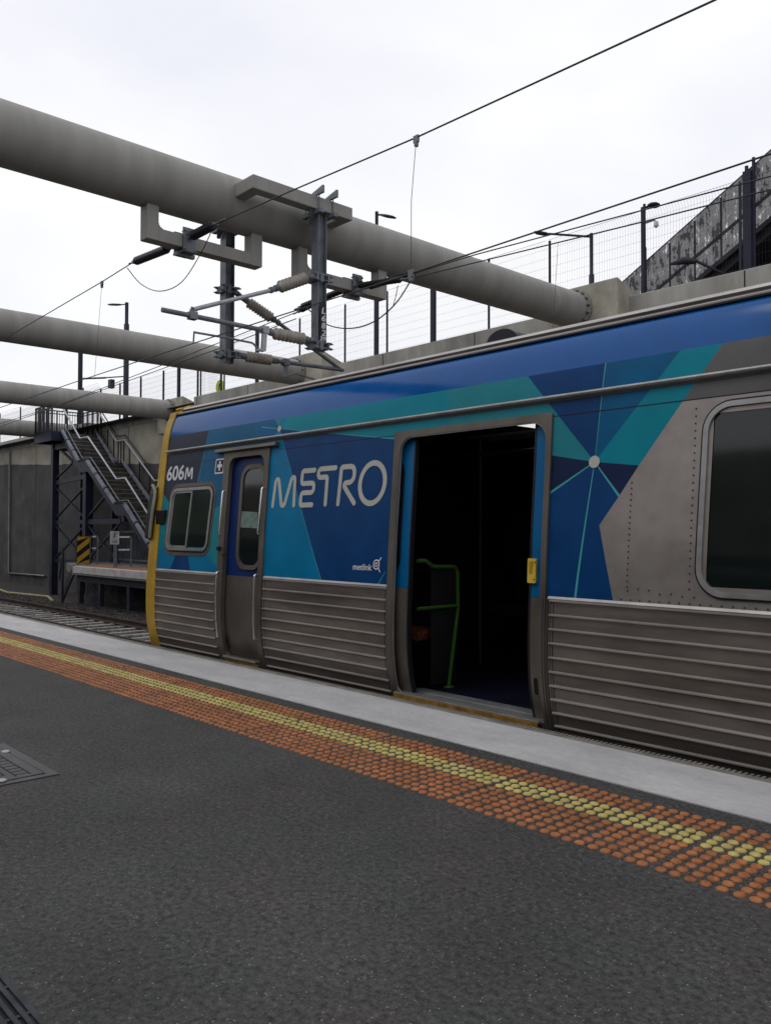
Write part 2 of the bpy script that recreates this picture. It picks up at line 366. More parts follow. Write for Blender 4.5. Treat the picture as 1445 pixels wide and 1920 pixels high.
for p in pts:
    if id(p) in near:
        o, used = proto[p[2]]
        if used: o = o.copy(); COL.objects.link(o)
        else: proto[p[2]][1] = True
        o.location = (p[0], p[1], .0005); o.rotation_euler = (0, 0, random.random()*6)
    elif p[0] > -30 or True:
        gg = rest[p[2]]
        if p[0] > -14: gg.add([(v[0]+p[0], v[1]+p[1], v[2]+.0005) for v in SV], SF, 0, True)
        else:
            b = .022
            gg.add([(p[0]+b*math.cos(a*math.pi/3), p[1]+b*math.sin(a*math.pi/3), .0005) for a in range(6)]+[(p[0]+b*.75*math.cos(a*math.pi/3), p[1]+b*.75*math.sin(a*math.pi/3), .0075) for a in range(6)],
                   [(6, 7, 8, 9, 10, 11)]+[(a, (a+1) % 6, 6+(a+1) % 6, 6+a) for a in range(6)])
rest[0].build('orange_stud_band', 'orange_stud', org=(0, 0, 0), recalc=False, label='far run of orange tactile studs along the platform', cat='tactile studs', kind='stuff')
rest[1].build('yellow_stud_band', 'yellow_stud', org=(0, 0, 0), recalc=False, label='far run of yellow tactile studs along the platform', cat='tactile studs', kind='stuff')

# ---- pit cover
pe = empty('pit_cover', (-4.72, 1.27, 0), 'square grey iron pit cover with cast tile pattern set in the platform asphalt', 'pit cover')
x0, x1, y0, y1 = -5.14, -4.303, .85, 1.688
g = G()
for a, b, c, d in ((x0, x1, y0, y0+.05), (x0, x1, y1-.05, y1), (x0, x0+.05, y0+.05, y1-.05), (x1-.05, x1, y0+.05, y1-.05)): g.box(a, b, c, d, -.02, .006)
g.build('rim', 'pit_iron', pe)
g = G(); g.box(x0+.056, x1-.056, y0+.056, y1-.056, -.02, .010); g.build('lid', 'pit_iron', pe, bevel=.003)
g = G()
X0, X1, Y0, Y1 = x0+.085, x1-.085, y0+.085, y1-.085
def gr(a, b, c, d): g.box(a, b, c, d, .009, .0112)
t = .0035
for yy in (Y1-.03, Y1-.10, Y0+.03, Y0+.10): gr(X0, X1, yy-t, yy+t)
for i in range(11):
    xx = X0+.03+i*(X1-X0-.06)/10; gr(xx-t, xx+t, Y1-.10, Y1-.03); gr(xx-t, xx+t, Y0+.03, Y0+.10)
for i in range(6):
    xx = X0+.06+i*(X1-X0-.12)/5; gr(xx-t, xx+t, Y0+.14, Y0+.26); gr(xx-t, xx+t, Y1-.26, Y1-.14)
for yy in (Y0+.14, Y1-.14): gr(X0+.06, X1-.06, yy-t, yy+t)
g.build('groove', 'pit_groove', pe)
for a, b in ((-4.919, 1.625), (-4.364, 1.425), (-5.07, 1.1), (-4.5, .93)):
    if 1:
        g = G(); g.lathe((a, b, .009), (a, b, .016), [(0, .024), (.6, .024), (1, .018)], 14); g.build('bolt', 'pit_bolt', pe)
# ---- trench drain
de = empty('drain_grate', (-2.6, .68, 0), 'long dark slotted drain grate sunk in the platform at the bottom left corner', 'drain grate')
g = G(); g.box(-6.2, -1.2, .806, .822, -.01, .005); g.box(-6.2, -1.2, .53, .546, -.01, .005); g.build('frame', 'drain_bar', de)
g = G(); g.box(-6.2, -1.2, .546, .806, -.01, .0006); g.build('channel', 'pit_groove', de)
g = G()
for i in range(10): g.box(-6.2, -1.2, .550+i*.0258, 5.6e-1+.0045+i*.0258, .0, .009)
x = -6.2
while x < -1.2: g.box(x, x+.012, .546, .806, .0, .006); x += .165
g.build('grille', 'drain_bar', de, bevel=.002)

# ---- second track
def rail(y, lab):
    g = G(); sec = [(-.075, -1.36), (.075, -1.36), (.075, -1.345), (.012, -1.32), (.012, -1.25), (.038, -1.235), (.038, -1.2), (-.038, -1.2), (-.038, -1.235), (-.012, -1.25), (-.012, -1.32), (-.075, -1.345)]
    g.prism([(-150, y+a, z) for a, z in sec], (190, 0, 0)); g.build('rail', 'rail_steel', label=lab, cat='rail', org=(-40, y, -1.36))
rail(8.67, 'rusty rail nearer the platform on the empty track left of the train'); rail(10.42, 'rusty rail farther from the platform, beside the opposite platform frame')
rail(5.25, 'near rail running under the train carriage'); rail(7.0, 'far rail running under the train carriage')
g = G(); n = 0
g.prism([(0, 8.15, -1.46), (0, 10.95, -1.46), (0, 10.93, -1.365), (0, 8.17, -1.365)], (.15, 0, 0))
sl = g.build('sleeper', 'sleeper_conc', org=(0, 9.55, -1.46), label='pale concrete sleeper under the rails of the empty track', cat='sleeper', group='concrete sleepers of the empty track', bevel=.01)
for i in range(46):
    o = sl if i == 0 else sl.copy()
    if i: COL.objects.link(o)
    o.location = (-12-.67*i, 9.55, -1.46)
g = G()
ico = [(0, 0, 1), (.9, 0, .1), (.1, .9, 0), (-.9, .1, .1), (0, -.9, -.1), (.1, 0, -.8)]; icf = [(0, 1, 2), (0, 2, 3), (0, 3, 4), (0, 4, 1), (5, 2, 1), (5, 3, 2), (5, 4, 3), (5, 1, 4)]
for i in range(9000):
    r = random.uniform(.022, .05); X = random.uniform(-44, -12); Y = random.choice([random.uniform(7.6, 12.2), random.uniform(8.3, 10.7), random.uniform(10.4, 12.0)]); a = random.random()*6.28
    ca, sa = math.cos(a), math.sin(a)
    Z0 = -1.44+random.random()*.05 + (.04 if Y > 10.9 else 0)
    g.add([(X+r*(p[0]*ca-p[1]*sa)*random.uniform(.7, 1.2), Y+r*(p[0]*sa+p[1]*ca)*random.uniform(.7, 1.2), Z0+r*p[2]*.8) for p in ico], icf)
g.build('ballast_gravel', 'stone', org=(-28, 9.5, -1.46), label='loose grey brown ballast stones around the empty track', cat='ballast', kind='stuff', recalc=False)
g = G(); g.sweep([(-52, 12.5, -1.36), (-46, 12.9, -1.34), (-40, 12.7, -1.35), (-37, 12.2, -1.36), (-33.5, 12.6, -1.35), (-31.4, 12.0, -1.36)], .05, 8)
g.build('yellow_conduit', 'yellow_hose', label='pale yellow hose lying on the ballast at the foot of the far wall', cat='hose')

# ---- retaining walls
g = G(); g.box(-25.2, 30, 14.3, 14.85, -1.46, 5.82)
rw0 = g.build('retaining_wall', 'conc_top', label='long concrete retaining wall behind the train carrying the mesh fence', cat='wall', bevel=.015)
g = G(); g.box(-41.4, -25.2, 15.2, 15.7, -1.46, 5.5); g.box(-120, -41.4, 15.2, 15.7, -1.46, 5.5, 0)
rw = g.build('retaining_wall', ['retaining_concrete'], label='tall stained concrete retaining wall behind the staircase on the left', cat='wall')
g = G()
for a, b in ((-41.42, -36.0), (-47.5, -41.44), (-53.5, -47.52), (-120, -53.52)): g.box(a, b, 15.16, 15.62, 5.505, 6.05)
g.build('coping', 'conc_top', rw, bevel=.01)
g = G(); g.box(-35.9, -25.2, 15.17, 15.62, 5.505, 5.84); g.build('coping', 'conc_top', rw, bevel=.01)
g = G(); g.sweep([(-45.75, 15.12, 5.45), (-45.7, 15.12, -.95), (-40.6, 15.12, -.9)], .05, 8); g.build('wall_conduit', 'galv', label='grey pipe running down the far left retaining wall then along its foot', cat='pipe')
g = G(); g.box(-120, 40, -7.1, -6.5, -1.4, 5.8); g.build('retaining_wall', 'retaining_concrete', label='concrete retaining wall behind the photographer', cat='wall')

for y_, x_a, x_b, step, z_ in ((14.297, -25, 28, 3.1, 5.80), (15.197, -100, -26, 3.4, 5.48)):
    g = G(); xx = x_a
    while xx < x_b: g.box(xx, xx+.022, y_-.003, y_+.002, -1.4, z_); xx += step
    g.build('wall_joint', 'pit_groove', rw if y_ > 15 else rw0)
g = G(); g.box(-1, 0, 0, 1, 0, 1); g = G()
for zz in (2.95, 3.12): g.sweep([(-60, -6.42, zz), (30, -6.42, zz)], .045, 8)  # unseen dark bars, added so the train windows mirror horizontal lines
g.build('wall_conduit', 'dark_steel', label='pair of dark bars added unseen on the rear wall as lines for window reflections', cat='pipe')
# ---- struts (big tubes across the cutting)
def strut(x, z, yend, label, blk, hang=False, blkz=6.12, ybf=13.9, short=False):
    e = empty('strut', (x, yend, z), label, 'strut', 'round steel struts spanning the station cutting')
    n = 56; g = G(); vs = []; ys = [-6.5, yend-.12]
    g.sweep([(x, a, z) for a in (-6.5, -3, 0, 3, 6, 9, yend-.02)], .352, n, cap=False); g.build('tube', 'strut_paint', e)
    for yy in (-4.2, 1.1, 8.35 if z == 5.645 else 4.6, 10.9):
        g = G(); g.sweep([(x, yy-.008, z), (x, yy-.003, z), (x, yy+.003, z), (x, yy+.008, z)], [.3522, .3555, .3555, .3522], n, cap=False); g.build('weld_seam', 'strut_paint', e)
    g = G(); g.sweep([(x, yend-.035, z), (x, yend, z)], .405, n); fl = g.build('flange', 'strut_paint', e)
    for k in range(16):
        a = 2*math.pi*k/16+.1; c = (x+.378*math.cos(a), yend-.035, z+.378*math.sin(a))
        g = G(); g.lathe(c, (c[0], c[1]-.07, c[2]), [(0, .026), (.45, .026), (.46, .013), (1, .013)], 6); g.build('bolt', 'galv', e)
    return e
def block(x0, x1, yf, z0, z1, label, slope=.12, yb=14.75):
    g = G(); g.prism([(x0, yf, z0), (x1, yf, z0), (x1, yf, z1), (x0, yf, z1)], (0, .0001, 0)); g = G()
    v = [(x0, yf, z0), (x1, yf, z0), (x1, yf, z1), (x0, yf, z1), (x0, yb, z0), (x1, yb, z0), (x1, yb, z1-slope), (x0, yb, z1-slope)]
    g.add(v, [(0, 1, 2, 3), (5, 4, 7, 6), (1, 5, 6, 2), (4, 0, 3, 7), (3, 2, 6, 7), (0, 4, 5, 1)])
    g.build('strut_block', 'conc_block', label=label, cat='concrete block', group='concrete blocks holding the strut ends', bevel=.02)
s1 = strut(-9.6, 5.645, 13.86, 'nearest round steel strut crossing the sky from upper left, with welded frames hanging from it', None)
s2 = strut(-18.8, 5.695, 13.86, 'second round steel strut crossing the cutting, below the nearest one in the photo', None)
s3 = strut(-28.0, 5.72, 14.86, 'third round steel strut crossing just above the staircase top', None)
s4 = strut(-37.1, 5.69, 15.1, 'farthest round steel strut, half hidden behind the staircase landing', None)
block(-10.35, -8.64, 13.9, 4.9, 6.12, 'pale concrete block at the right end of the nearest strut', .28)
block(-19.6, -17.7, 13.9, 4.9, 6.18, 'pale stained concrete block at the end of the second strut', .30)
block(-28.95, -27.05, 14.9, 4.9, 6.14, 'concrete block at the end of the third strut, over the train cab', .25, 15.6)
def frame_hang(y0, y1):
    g = G(); w = .16; X0, X1 = -9.69, -9.51
    g.box(X0, X1, y0, y0+w, 4.87, 5.36); g.box(X0, X1, y1-w*1.1, y1, 4.87, 5.36); g.box(X0, X1, y0+w, y1-w*1.1, 4.87, 5.03)
    # fillets in the inner corners
    for c, s in ((y0+w, 1), (y1-w*1.1, -1)): g.prism([(X0+.002, c, 5.03), (X0+.002, c+s*.07, 5.03), (X0+.002, c+s*.03, 5.05), (X0+.002, c+s*.012, 5.07), (X0+.002, c, 5.11)], (.176, 0, 0))
    return g
frame_hang(4.73, 6.43).build('hanger_frame', 'strut_paint', s1, bevel=.012)
frame_hang(7.045, 8.75).build('hanger_frame', 'strut_paint', s1, bevel=.012)
def side_bracket(y0, y1, sgn):
    g = G(); xo = -9.6+sgn*.76; w = .17; a, b = sorted((xo, xo-sgn*w)); c, d = sorted((xo-sgn*w, -9.6+sgn*.30))
    g.box(a, b, y0, y1, 5.60, 5.78); g.box(c, d, y0, y0+w, 5.60, 5.78); g.box(c, d, y1-w, y1, 5.60, 5.78); return g
side_bracket(5.83, 7.48, 1).build('side_bracket', 'strut_paint', s1, bevel=.012)
side_bracket(5.2, 6.85, -1).build('side_bracket', 'strut_paint', s1, bevel=.012)
# ---- smaller pair of hung fittings at the second strut
# ---- drop posts
def hpost(x, y, z0, z1, label, num=False):
    e = empty('drop_post', (x, y, z1), label, 'drop post', 'galvanised drop posts carrying the overhead line')
    g = G(); w = .074; t = .010
    g.box(x-w, x+w, y-w, y-w+t, z0, z1); g.box(x-w, x+w, y+w-t, y+w, z0, z1); g.box(x-.007, x+.007, y-w+t, y+w-t, z0, z1)
    g.build('post', 'galv', e)
    def clamp(z, nm='clamp'):
        g = G()
        g.box(x-w-.03, x+w+.03, y-w-.035, y-w-.005, z-.05, z+.05); g.box(x-w-.03, x+w+.03, y+w+.005, y+w+.035, z-.05, z+.05)
        for sx in (-1, 1):
            for dz in (-.035, .035):
                g.sweep([(x+sx*(w+.018), y-w-.09, z+dz), (x+sx*(w+.018), y+w+.10, z+dz)], .010, 6)
                for yy in (y-w-.06, y+w+.05): g.sweep([(x+sx*(w+.018), yy, z+dz), (x+sx*(w+.018), yy+.02, z+dz)], .02, 6)
        g.box(x+w+.002, x+w+.025, y-.05, y+.01, z-.06, z+.06)
        g.build(nm, 'galv', e)
    clamp(4.70); clamp(3.775)
    g = G()
    for dx, dy in ((-.02, -w-.06), (-.02, w+.03)):
        g.prism([(x-.2, y+dy, z1+.19), (x+.24, y+dy, z1+.19), (x+.24, y+dy, z1+.29)], (0, .035, 0))
        for xx in (x-.17, x+.13): g.sweep([(xx, y+dy+.03, z1-.06), (xx, y+dy+.03, z1+.24)], .009, 6)
        g.box(x-.2, x+.2, y+dy-.01, y+dy+.06, z1-.06, z1-.005)
        g.build('hook_bolt', 'galv', e); g = G()
    g.prism([(x+w, y-w-.06, z1-.02), (x+w+.02, y-w-.16, z1-.02), (x-w, y-w-.06, z1-.16)], (0, .05, 0))
    g.build('gusset', 'galv', e)
    if num:
        g = G()
        def tx(s, yc, zc, w_, h_, sh=.15):
            vs, fs = text2d(s, 1, .02, sh); g.add([(x+w+.004, yc-w_/2+v[0]*w_, zc-h_/2+v[1]*h_) for v in vs], fs)
        g.box(x+.006, x+w-.001, y-.012, y+w-.013, z0+.02, z0+.03)
        for ch, zc in zip('L682', (4.250, 4.148, 4.048, 3.950)): tx(ch, y+.022, zc, .070, .084)
        tx('39', y+.012, 3.868, .105, .058)
        g.box(x+w-.0005, x+w+.002, y-.045, y+w-.002, 3.83, 4.36, 1)
        g.build('number', ['letter_white', 'dark_steel'], e)
    return e
p1 = hpost(-8.95, 6.975, 3.72, 5.60, 'galvanised drop post with white number painted down it, in front of the nearest strut', True)
p2 = hpost(-10.28, 6.355, 3.65, 5.60, 'galvanised drop post standing behind the nearest strut, left of the numbered post')
# ---- cantilevers
def insul(g, a, b, n=8, r0=.040, r1=.082):
    prof = [(0, .03), (.05, .03), (.05, r0)]
    for i in range(n):
        t = .06+.88*i/n; dt = .88/n
        prof += [(t+.10*dt, r0), (t+.55*dt, r1), (t+.68*dt, r1), (t+.74*dt, r0)]
    prof += [(.95, r0), (.95, .03), (1, .03)]
    g.lathe(a, b, prof, 16)
def cap(g, a, b, r=.042): g.lathe(a, b, [(0, r), (.3, r), (.3, r*.75), (.6, r*.75), (.6, r*1.1), (1, r*1.1)], 10)
X = -8.93
ce = empty('cantilever', (X, 6.85, 3.83), 'overhead line cantilever reaching left over the train from the numbered post', 'cantilever', 'insulated cantilevers of the overhead line')
g = G(); g.sweep([(X, 4.64, 3.845), (X, 6.10, 3.84)], .031, 12); g.build('registration_tube', 'galv', ce)
g = G(); insul(g, (X, 6.18, 3.825), (X, 6.74, 3.83)); g.build('insulator', 'porcelain', ce)
g = G(); cap(g, (X, 6.08, 3.84), (X, 6.20, 3.83)); g.build('end_fitting', 'galv', ce); g = G(); cap(g, (X, 6.85, 3.83), (X, 6.73, 3.83)); g.build('end_fitting', 'galv', ce)
g = G(); g.sweep([(X, 5.04, 3.92), (X, 6.2, 4.39)], .027, 12); g.build('tie_tube', 'galv_light', ce)
g = G(); insul(g, (X, 6.27, 4.43), (X, 6.76, 4.67)); g.build('insulator', 'porcelain', ce)
g = G(); cap(g, (X, 6.16, 4.375), (X, 6.29, 4.44)); g.build('end_fitting', 'galv', ce); g = G(); cap(g, (X, 6.86, 4.69), (X, 6.74, 4.66)); g.build('end_fitting', 'galv', ce)
g = G(); g.bar((X, 5.04, 3.80), (X, 5.04, 3.93), .05, .05); g.box(X-.045, X+.045, 4.99, 5.09, 3.80, 3.89); g.sweep([(X-.04, 5.12, 3.93), (X+.05, 5.0, 3.93)], .013, 6); g.build('joint_clamp', 'galv', ce)
g = G(); g.bar((X, 6.07, 3.84), (X, 6.05, 3.57), .012, .06); g.bar((X+.03, 6.07, 3.84), (X+.03, 6.05, 3.57), .012, .06); g.box(X-.04, X+.05, 6.03, 6.12, 3.80, 3.89); g.box(X-.02, X+.05, 5.96, 6.06, 3.56, 3.585); g.build('drop_bracket', 'galv_light', ce)
g = G(); g.sweep(fillet([(X, 6.0, 3.57), (X, 5.90, 3.65), (X, 5.55, 3.655), (X, 5.06, 3.58+.07)], .08), .014, 8); g.sweep([(X, 5.065, 3.66), (X, 5.055, 3.53)], .012, 6); g.build('steady_arm', 'galv', ce)
X = -10.25
ce = empty('cantilever', (X, 6.48, 3.8), 'overhead line cantilever reaching right behind the numbered post', 'cantilever', 'insulated cantilevers of the overhead line')
g = G(); insul(g, (X, 6.66, 4.60), (X, 7.12, 4.42), 9, .036, .08); g.build('insulator', 'porcelain', ce)
g = G(); cap(g, (X, 6.45, 4.70), (X, 6.68, 4.60)); g.build('end_fitting', 'galv', ce); g = G(); cap(g, (X, 7.24, 4.375), (X, 7.11, 4.425)); g.build('end_fitting', 'galv', ce)
g = G(); g.sweep([(X, 7.13, 4.42), (X, 8.42, 3.845)], .029, 12); g.build('tie_tube', 'galv', ce)
g = G(); insul(g, (X, 6.62, 3.79), (X, 7.12, 3.80)); g.build('insulator', 'porcelain', ce)
g = G(); cap(g, (X, 6.46, 3.78), (X, 6.64, 3.79)); g.build('end_fitting', 'galv', ce); g = G(); cap(g, (X, 7.36, 3.80), (X, 7.11, 3.80)); g.build('end_fitting', 'galv', ce)
g = G(); g.sweep([(X, 7.2, 3.80), (X, 8.48, 3.835)], .031, 12); g.build('registration_tube', 'galv', ce)
g = G(); g.bar((X, 7.36, 3.80), (X, 7.36, 3.58), .05, .05); g.box(X-.04, X+.04, 7.31, 7.41, 3.75, 3.85); g.build('drop_bracket', 'galv', ce)
g = G(); g.sweep([(X, 7.38, 3.60), (X, 7.55, 3.66), (X, 8.0, 3.6)], .013, 8); g.build('steady_arm', 'galv', ce)
# a light pull off arm clamped to second strut area
# ---- wires
def wire(name, pts, r, label, cat, group=None, mk='wire', n=6, parent=None):
    g = G(); g.sweep(pts, r, n); return g.build(name, mk, parent, label=label, cat=cat, group=group)
def crom(P, n=8):
    P = [Vector(p) for p in P]; Q = [P[0]*2-P[1]]+P+[P[-1]*2-P[-2]]; out = []
    for i in range(1, len(Q)-2):
        for k in range(n):
            t = k/n; a, b, c, d = Q[i-1:i+3]; out.append(.5*((2*b)+(c-a)*t+(2*a-5*b+4*c-d)*t*t+(3*b-a-3*c+d)*t**3))
    return out+[P[-1]]
def sag(a, b, s, n=12):
    a, b = Vector(a), Vector(b); return [a+(b-a)*(i/n)-Vector((0, 0, 4*s*(i/n)*(1-i/n))) for i in range(n+1)]
wire('messenger_wire', sag((6, 4.9, 4.95), (-2.5, 5.3, 4.79), .02)[:-1]+[(-2.55, 5.3, 4.79), (-5.37, 5.3, 4.853), (-7.35, 5.3, 4.945), (-8.8, 5.3, 5.0)], .0078, 'thick upper wire slanting across the sky from top right to the nearest strut', 'wire')
wire('contact_wire', [(6, 4.9, 3.55), (-2.1, 5.1, 3.547), (-5.2, 5.1, 3.527), (-9.0, 5.08, 3.526), (-12.4, 5.1, 3.53), (-30, 5.5, 3.6), (-60, 5.6, 3.6)], .0065, 'contact wire over the train, passing the steady arm of the near cantilever', 'wire')
wire('messenger_wire', [(-11.1, 5.3, 5.06), (-12.11, 5.3, 5.01), (-16.7, 5.3, 4.87), (-24, 5.4, 4.8), (-40, 5.5, 5.2)], .0075, 'upper wire leaving the hanging insulator towards the left edge', 'wire')
wire('messenger_wire', [(6, 8.4, 5.0), (-3.4, 8.2, 4.724), (-7.2, 8.2, 4.885), (-8.3, 8.2, 4.90)], .008, 'upper of two parallel wires crossing in front of the mesh fence on the right', 'wire')
wire('messenger_wire', [(6, 8.3, 4.9), (-3.4, 8.2, 4.593), (-4.8, 8.2, 4.654), (-8.35, 8.2, 4.84)], .008, 'lower of the two wires crossing in front of the mesh fence on the right', 'wire')
wire('messenger_wire', [(-11.2, 8.2, 4.88), (-15.8, 8.2, 4.68), (-21.5, 8.2, 4.453), (-30, 8.3, 4.4)], .008, 'wire running from the insulators behind the numbered post down to the left, upper one', 'wire')
wire('messenger_wire', [(-11.2, 8.25, 4.80), (-13.5, 8.2, 4.67), (-25.7, 8.2, 4.318), (-34, 8.3, 4.3)], .008, 'wire running from the insulators behind the numbered post down to the left, lower one', 'wire')
wire('dropper_wire', [(-5.37, 5.3, 4.85), (-5.28, 5.15, 4.2), (-5.23, 5.1, 3.53)], .0032, 'thin vertical dropper hanging between the two wires right of the nearest strut', 'wire')
wire('dropper_wire', [(-12.1, 5.3, 5.0), (-12.1, 5.2, 3.53)], .0028, 'thin vertical dropper hanging at the left above the second strut', 'wire')
wire('dropper_wire', [(-5.9+-.0, 8.2, 4.70), (-6.0, 8.2, 3.4)], .0025, 'thin vertical dropper in front of the right hand concrete block', 'wire')
for P, lb in (((-5.37, 5.3, 4.85), 'small clamp on the upper wire above the right dropper'), ((-5.23, 5.1, 3.54), 'small clamp on the contact wire below the right dropper'), ((-12.1, 5.3, 5.0), 'small clamp on the upper wire above the left dropper')):
    g = G(); g.box(P[0]-.03, P[0]+.03, P[1]-.012, P[1]+.012, P[2]-.045, P[2]+.02); g.box(P[0]-.014, P[0]+.014, P[1]-.016, P[1]+.016, P[2]-.08, P[2]-.04)
    g.build('wire_clamp', 'galv', label=lb, cat='clamp')
wire('jumper_wire', crom([(-11.3, 5.32, 5.04), (-11.02, 5.4, 4.76), (-10.46, 5.4, 4.54), (-9.87, 5.4, 4.53), (-9.39, 5.4, 4.78), (-8.95, 5.33, 5.0)]), .0065, 'slack looped cable sagging below the nearest strut on the left', 'cable')
wire('jumper_wire', crom([(-10.85, 8.2, 4.91), (-10.35, 8.2, 4.55), (-9.76, 8.2, 4.37), (-9.2, 8.2, 4.37), (-8.74, 8.2, 4.54), (-8.4, 8.2, 4.82)]), .010, 'slack looped cable sagging right of the numbered post', 'cable')
wire('jumper_wire', crom([(-8.78, 8.2, 4.52), (-8.72, 8.2, 4.66), (-8.68, 8.2, 4.80)]), .006, 'short cable branching up from the right sagging loop', 'cable')
def rodins(a, b, r, label, fit=.06):
    a, b = Vector(a), Vector(b); d = (b-a).normalized(); L_ = (b-a).length
    e = empty('wire_insulator', a, label, 'insulator', 'black rod insulators in the overhead wires')
    g = G(); t0 = a+d*fit; t1 = b-d*fit
    k = 12; prof = []
    for i in range(k):
        t = i/k; prof += [(t, r*.92), (t+.35/k, r), (t+.7/k, r*.92)]
    prof = [(0, r*.6)]+prof+[(1, r*.6)]
    g.lathe(t0, t1, prof, 14); g.build('rod', 'black_rubber', e)
    g = G(); g.sweep([a-d*.22, a, t0+d*.01], .014, 8); g.box(a.x-.02, a.x+.02, a.y-.035, a.y+.035, a.z-.012, a.z+.012); g.build('end_fitting', 'galv', e)
    g = G(); g.sweep([t1-d*.01, b, b+d*.14], .014, 8); g.box(b.x-.025, b.x+.025, b.y-.02, b.y+.02, b.z-.02, b.z+.02); g.build('end_fitting', 'galv', e)
rodins((-9.10, 5.3, 5.0), (-9.52, 5.3, 4.985), .045, 'x') if False else None
rodins((-8.86, 5.3, 5.005), (-9.46, 5.3, 5.0), .062, 'black rod insulator between the hanging frame and the wire to the right')
rodins((-10.02, 5.3, 5.0), (-11.05, 5.3, 5.06), .060, 'black rod insulator left of the hanging frame')
rodins((-8.35, 8.25, 4.93), (-9.42, 8.25, 4.94), .052, 'ribbed black insulator right of the hanging frame, upper one')
rodins((-8.42, 8.05, 4.80), (-9.42, 8.05, 4.92), .048, 'ribbed black insulator right of the hanging frame, lower one')
rodins((-9.78, 8.1, 4.95), (-10.9, 8.1, 4.90), .052, 'black rod insulator passing behind the numbered post, lower one')
rodins((-10.0, 8.3, 5.06), (-11.2, 8.3, 4.93), .048, 'black rod insulator passing behind the numbered post, upper one')
def wire_bracket(y, label):
    g = G()
    for s in (-1, 1):
        xx = -9.6+s*.115
        g.box(xx-.012, xx+.012, y-.09, y+.09, 4.82, 5.12); g.box(xx-.03, xx+.03, y-.05, y+.05, 5.03, 5.055)
        g.prism([(xx, y-.03, 5.10), (xx+s*.10, y-.03, 5.0), (xx, y-.03, 4.97)], (0, .06, 0))
        for dy in (-.07, .07): g.sweep([(xx-.05, y+dy, 5.075), (xx+.05, y+dy, 5.075)], .012, 6); g.sweep([(xx-.05, y+dy, 4.835), (xx+.05, y+dy, 4.835)], .012, 6)
    g.box(-9.74, -9.46, y-.09, y+.09, 4.812, 4.835); g.bar((-9.6, y-.13, 4.80), (-9.6, y+.13, 4.80), .06, .05)
    g.build('anchor_clamp', 'galv', label=label, cat='clamp')
wire_bracket(5.3, 'bolted anchor clamp on the left hanging frame'); wire_bracket(8.12, 'bolted anchor clamp on the right hanging frame')

# ================================================================== TRAIN
PZ = [-.15, -.05, .195, .485, .81, 1.125, 1.77, 2.1, 2.33, 2.48, 2.56, 2.62, 2.658, 2.70]
PN = [4.53, 4.497, 4.436, 4.418, 4.43, 4.458, 4.539, 4.58, 4.614, 4.655, 4.693, 4.75, 4.82, 4.90]
_d = [(PN[i+1]-PN[i])/(PZ[i+1]-PZ[i]) for i in range(len(PZ)-1)]
_m = [_d[0]]+[(_d[i]+_d[i-1])/2 if _d[i]*_d[i-1] > 0 else 0 for i in range(1, len(_d))]+[_d[-1]]
def prof(z):
    z = max(PZ[0], min(PZ[-1], z)); i = max(k for k in range(len(PZ)-1) if PZ[k] <= z) if z > PZ[0] else 0
    h = PZ[i+1]-PZ[i]; t = (z-PZ[i])/h
    return (2*t**3-3*t*t+1)*PN[i]+(t**3-2*t*t+t)*h*_m[i]+(-2*t**3+3*t*t)*PN[i+1]+(t**3-t*t)*h*_m[i+1]
def pnorm(z):
    s = (prof(z+.01)-prof(z-.01))/.02; return Vector((0, -1, s)).normalized()
def onp(x, z, off=0):
    n = pnorm(z); return (x, prof(z)+n.y*off, z+n.z*off)
ZL = [-.05+.07*i for i in range(40) if -.05+.07*i < 2.3]+[2.32+.025*i for i in range(11)]
YC = 6.16     # centreline of the carriage
XE, XR = -8.66, 9.0
def bm2d(polys):
    bm = bmesh.new()
    for p in polys: bm.faces.new([bm.verts.new((a, b, 0)) for a, b in p])
    bmesh.ops.remove_doubles(bm, verts=bm.verts, dist=1e-5); return bm
def cut(bm, a, b, pad=1e-4):
    a, b = Vector((a[0], a[1], 0)), Vector((b[0], b[1], 0)); d = b-a; nrm = Vector((-d.y, d.x, 0)).normalized()
    x0, x1 = min(a.x, b.x)-pad, max(a.x, b.x)+pad; z0, z1 = min(a.y, b.y)-pad, max(a.y, b.y)+pad
    fs = [f for f in bm.faces if max(v.co.x for v in f.verts) > x0 and min(v.co.x for v in f.verts) < x1 and max(v.co.y for v in f.verts) > z0 and min(v.co.y for v in f.verts) < z1]
    ge = list({e for f in fs for e in f.edges}|{v for f in fs for v in f.verts}|set(fs))
    if fs: bmesh.ops.bisect_plane(bm, geom=ge, plane_co=a, plane_no=nrm, dist=1e-5)
def levels(bm, zl=None):
    for z in (zl or ZL):
        zs = [v.co.y for v in bm.verts]
        if min(zs) < z < max(zs):
            bmesh.ops.bisect_plane(bm, geom=list(bm.verts)+list(bm.edges)+list(bm.faces), plane_co=(0, z, 0), plane_no=(0, 1, 0), dist=1e-5)
def LN(x, z): return x/(1-.013*max(0, min(1, (z-.9)/1.15)))   # the door frames stand a touch straighter than the skin
LEAN = [False]
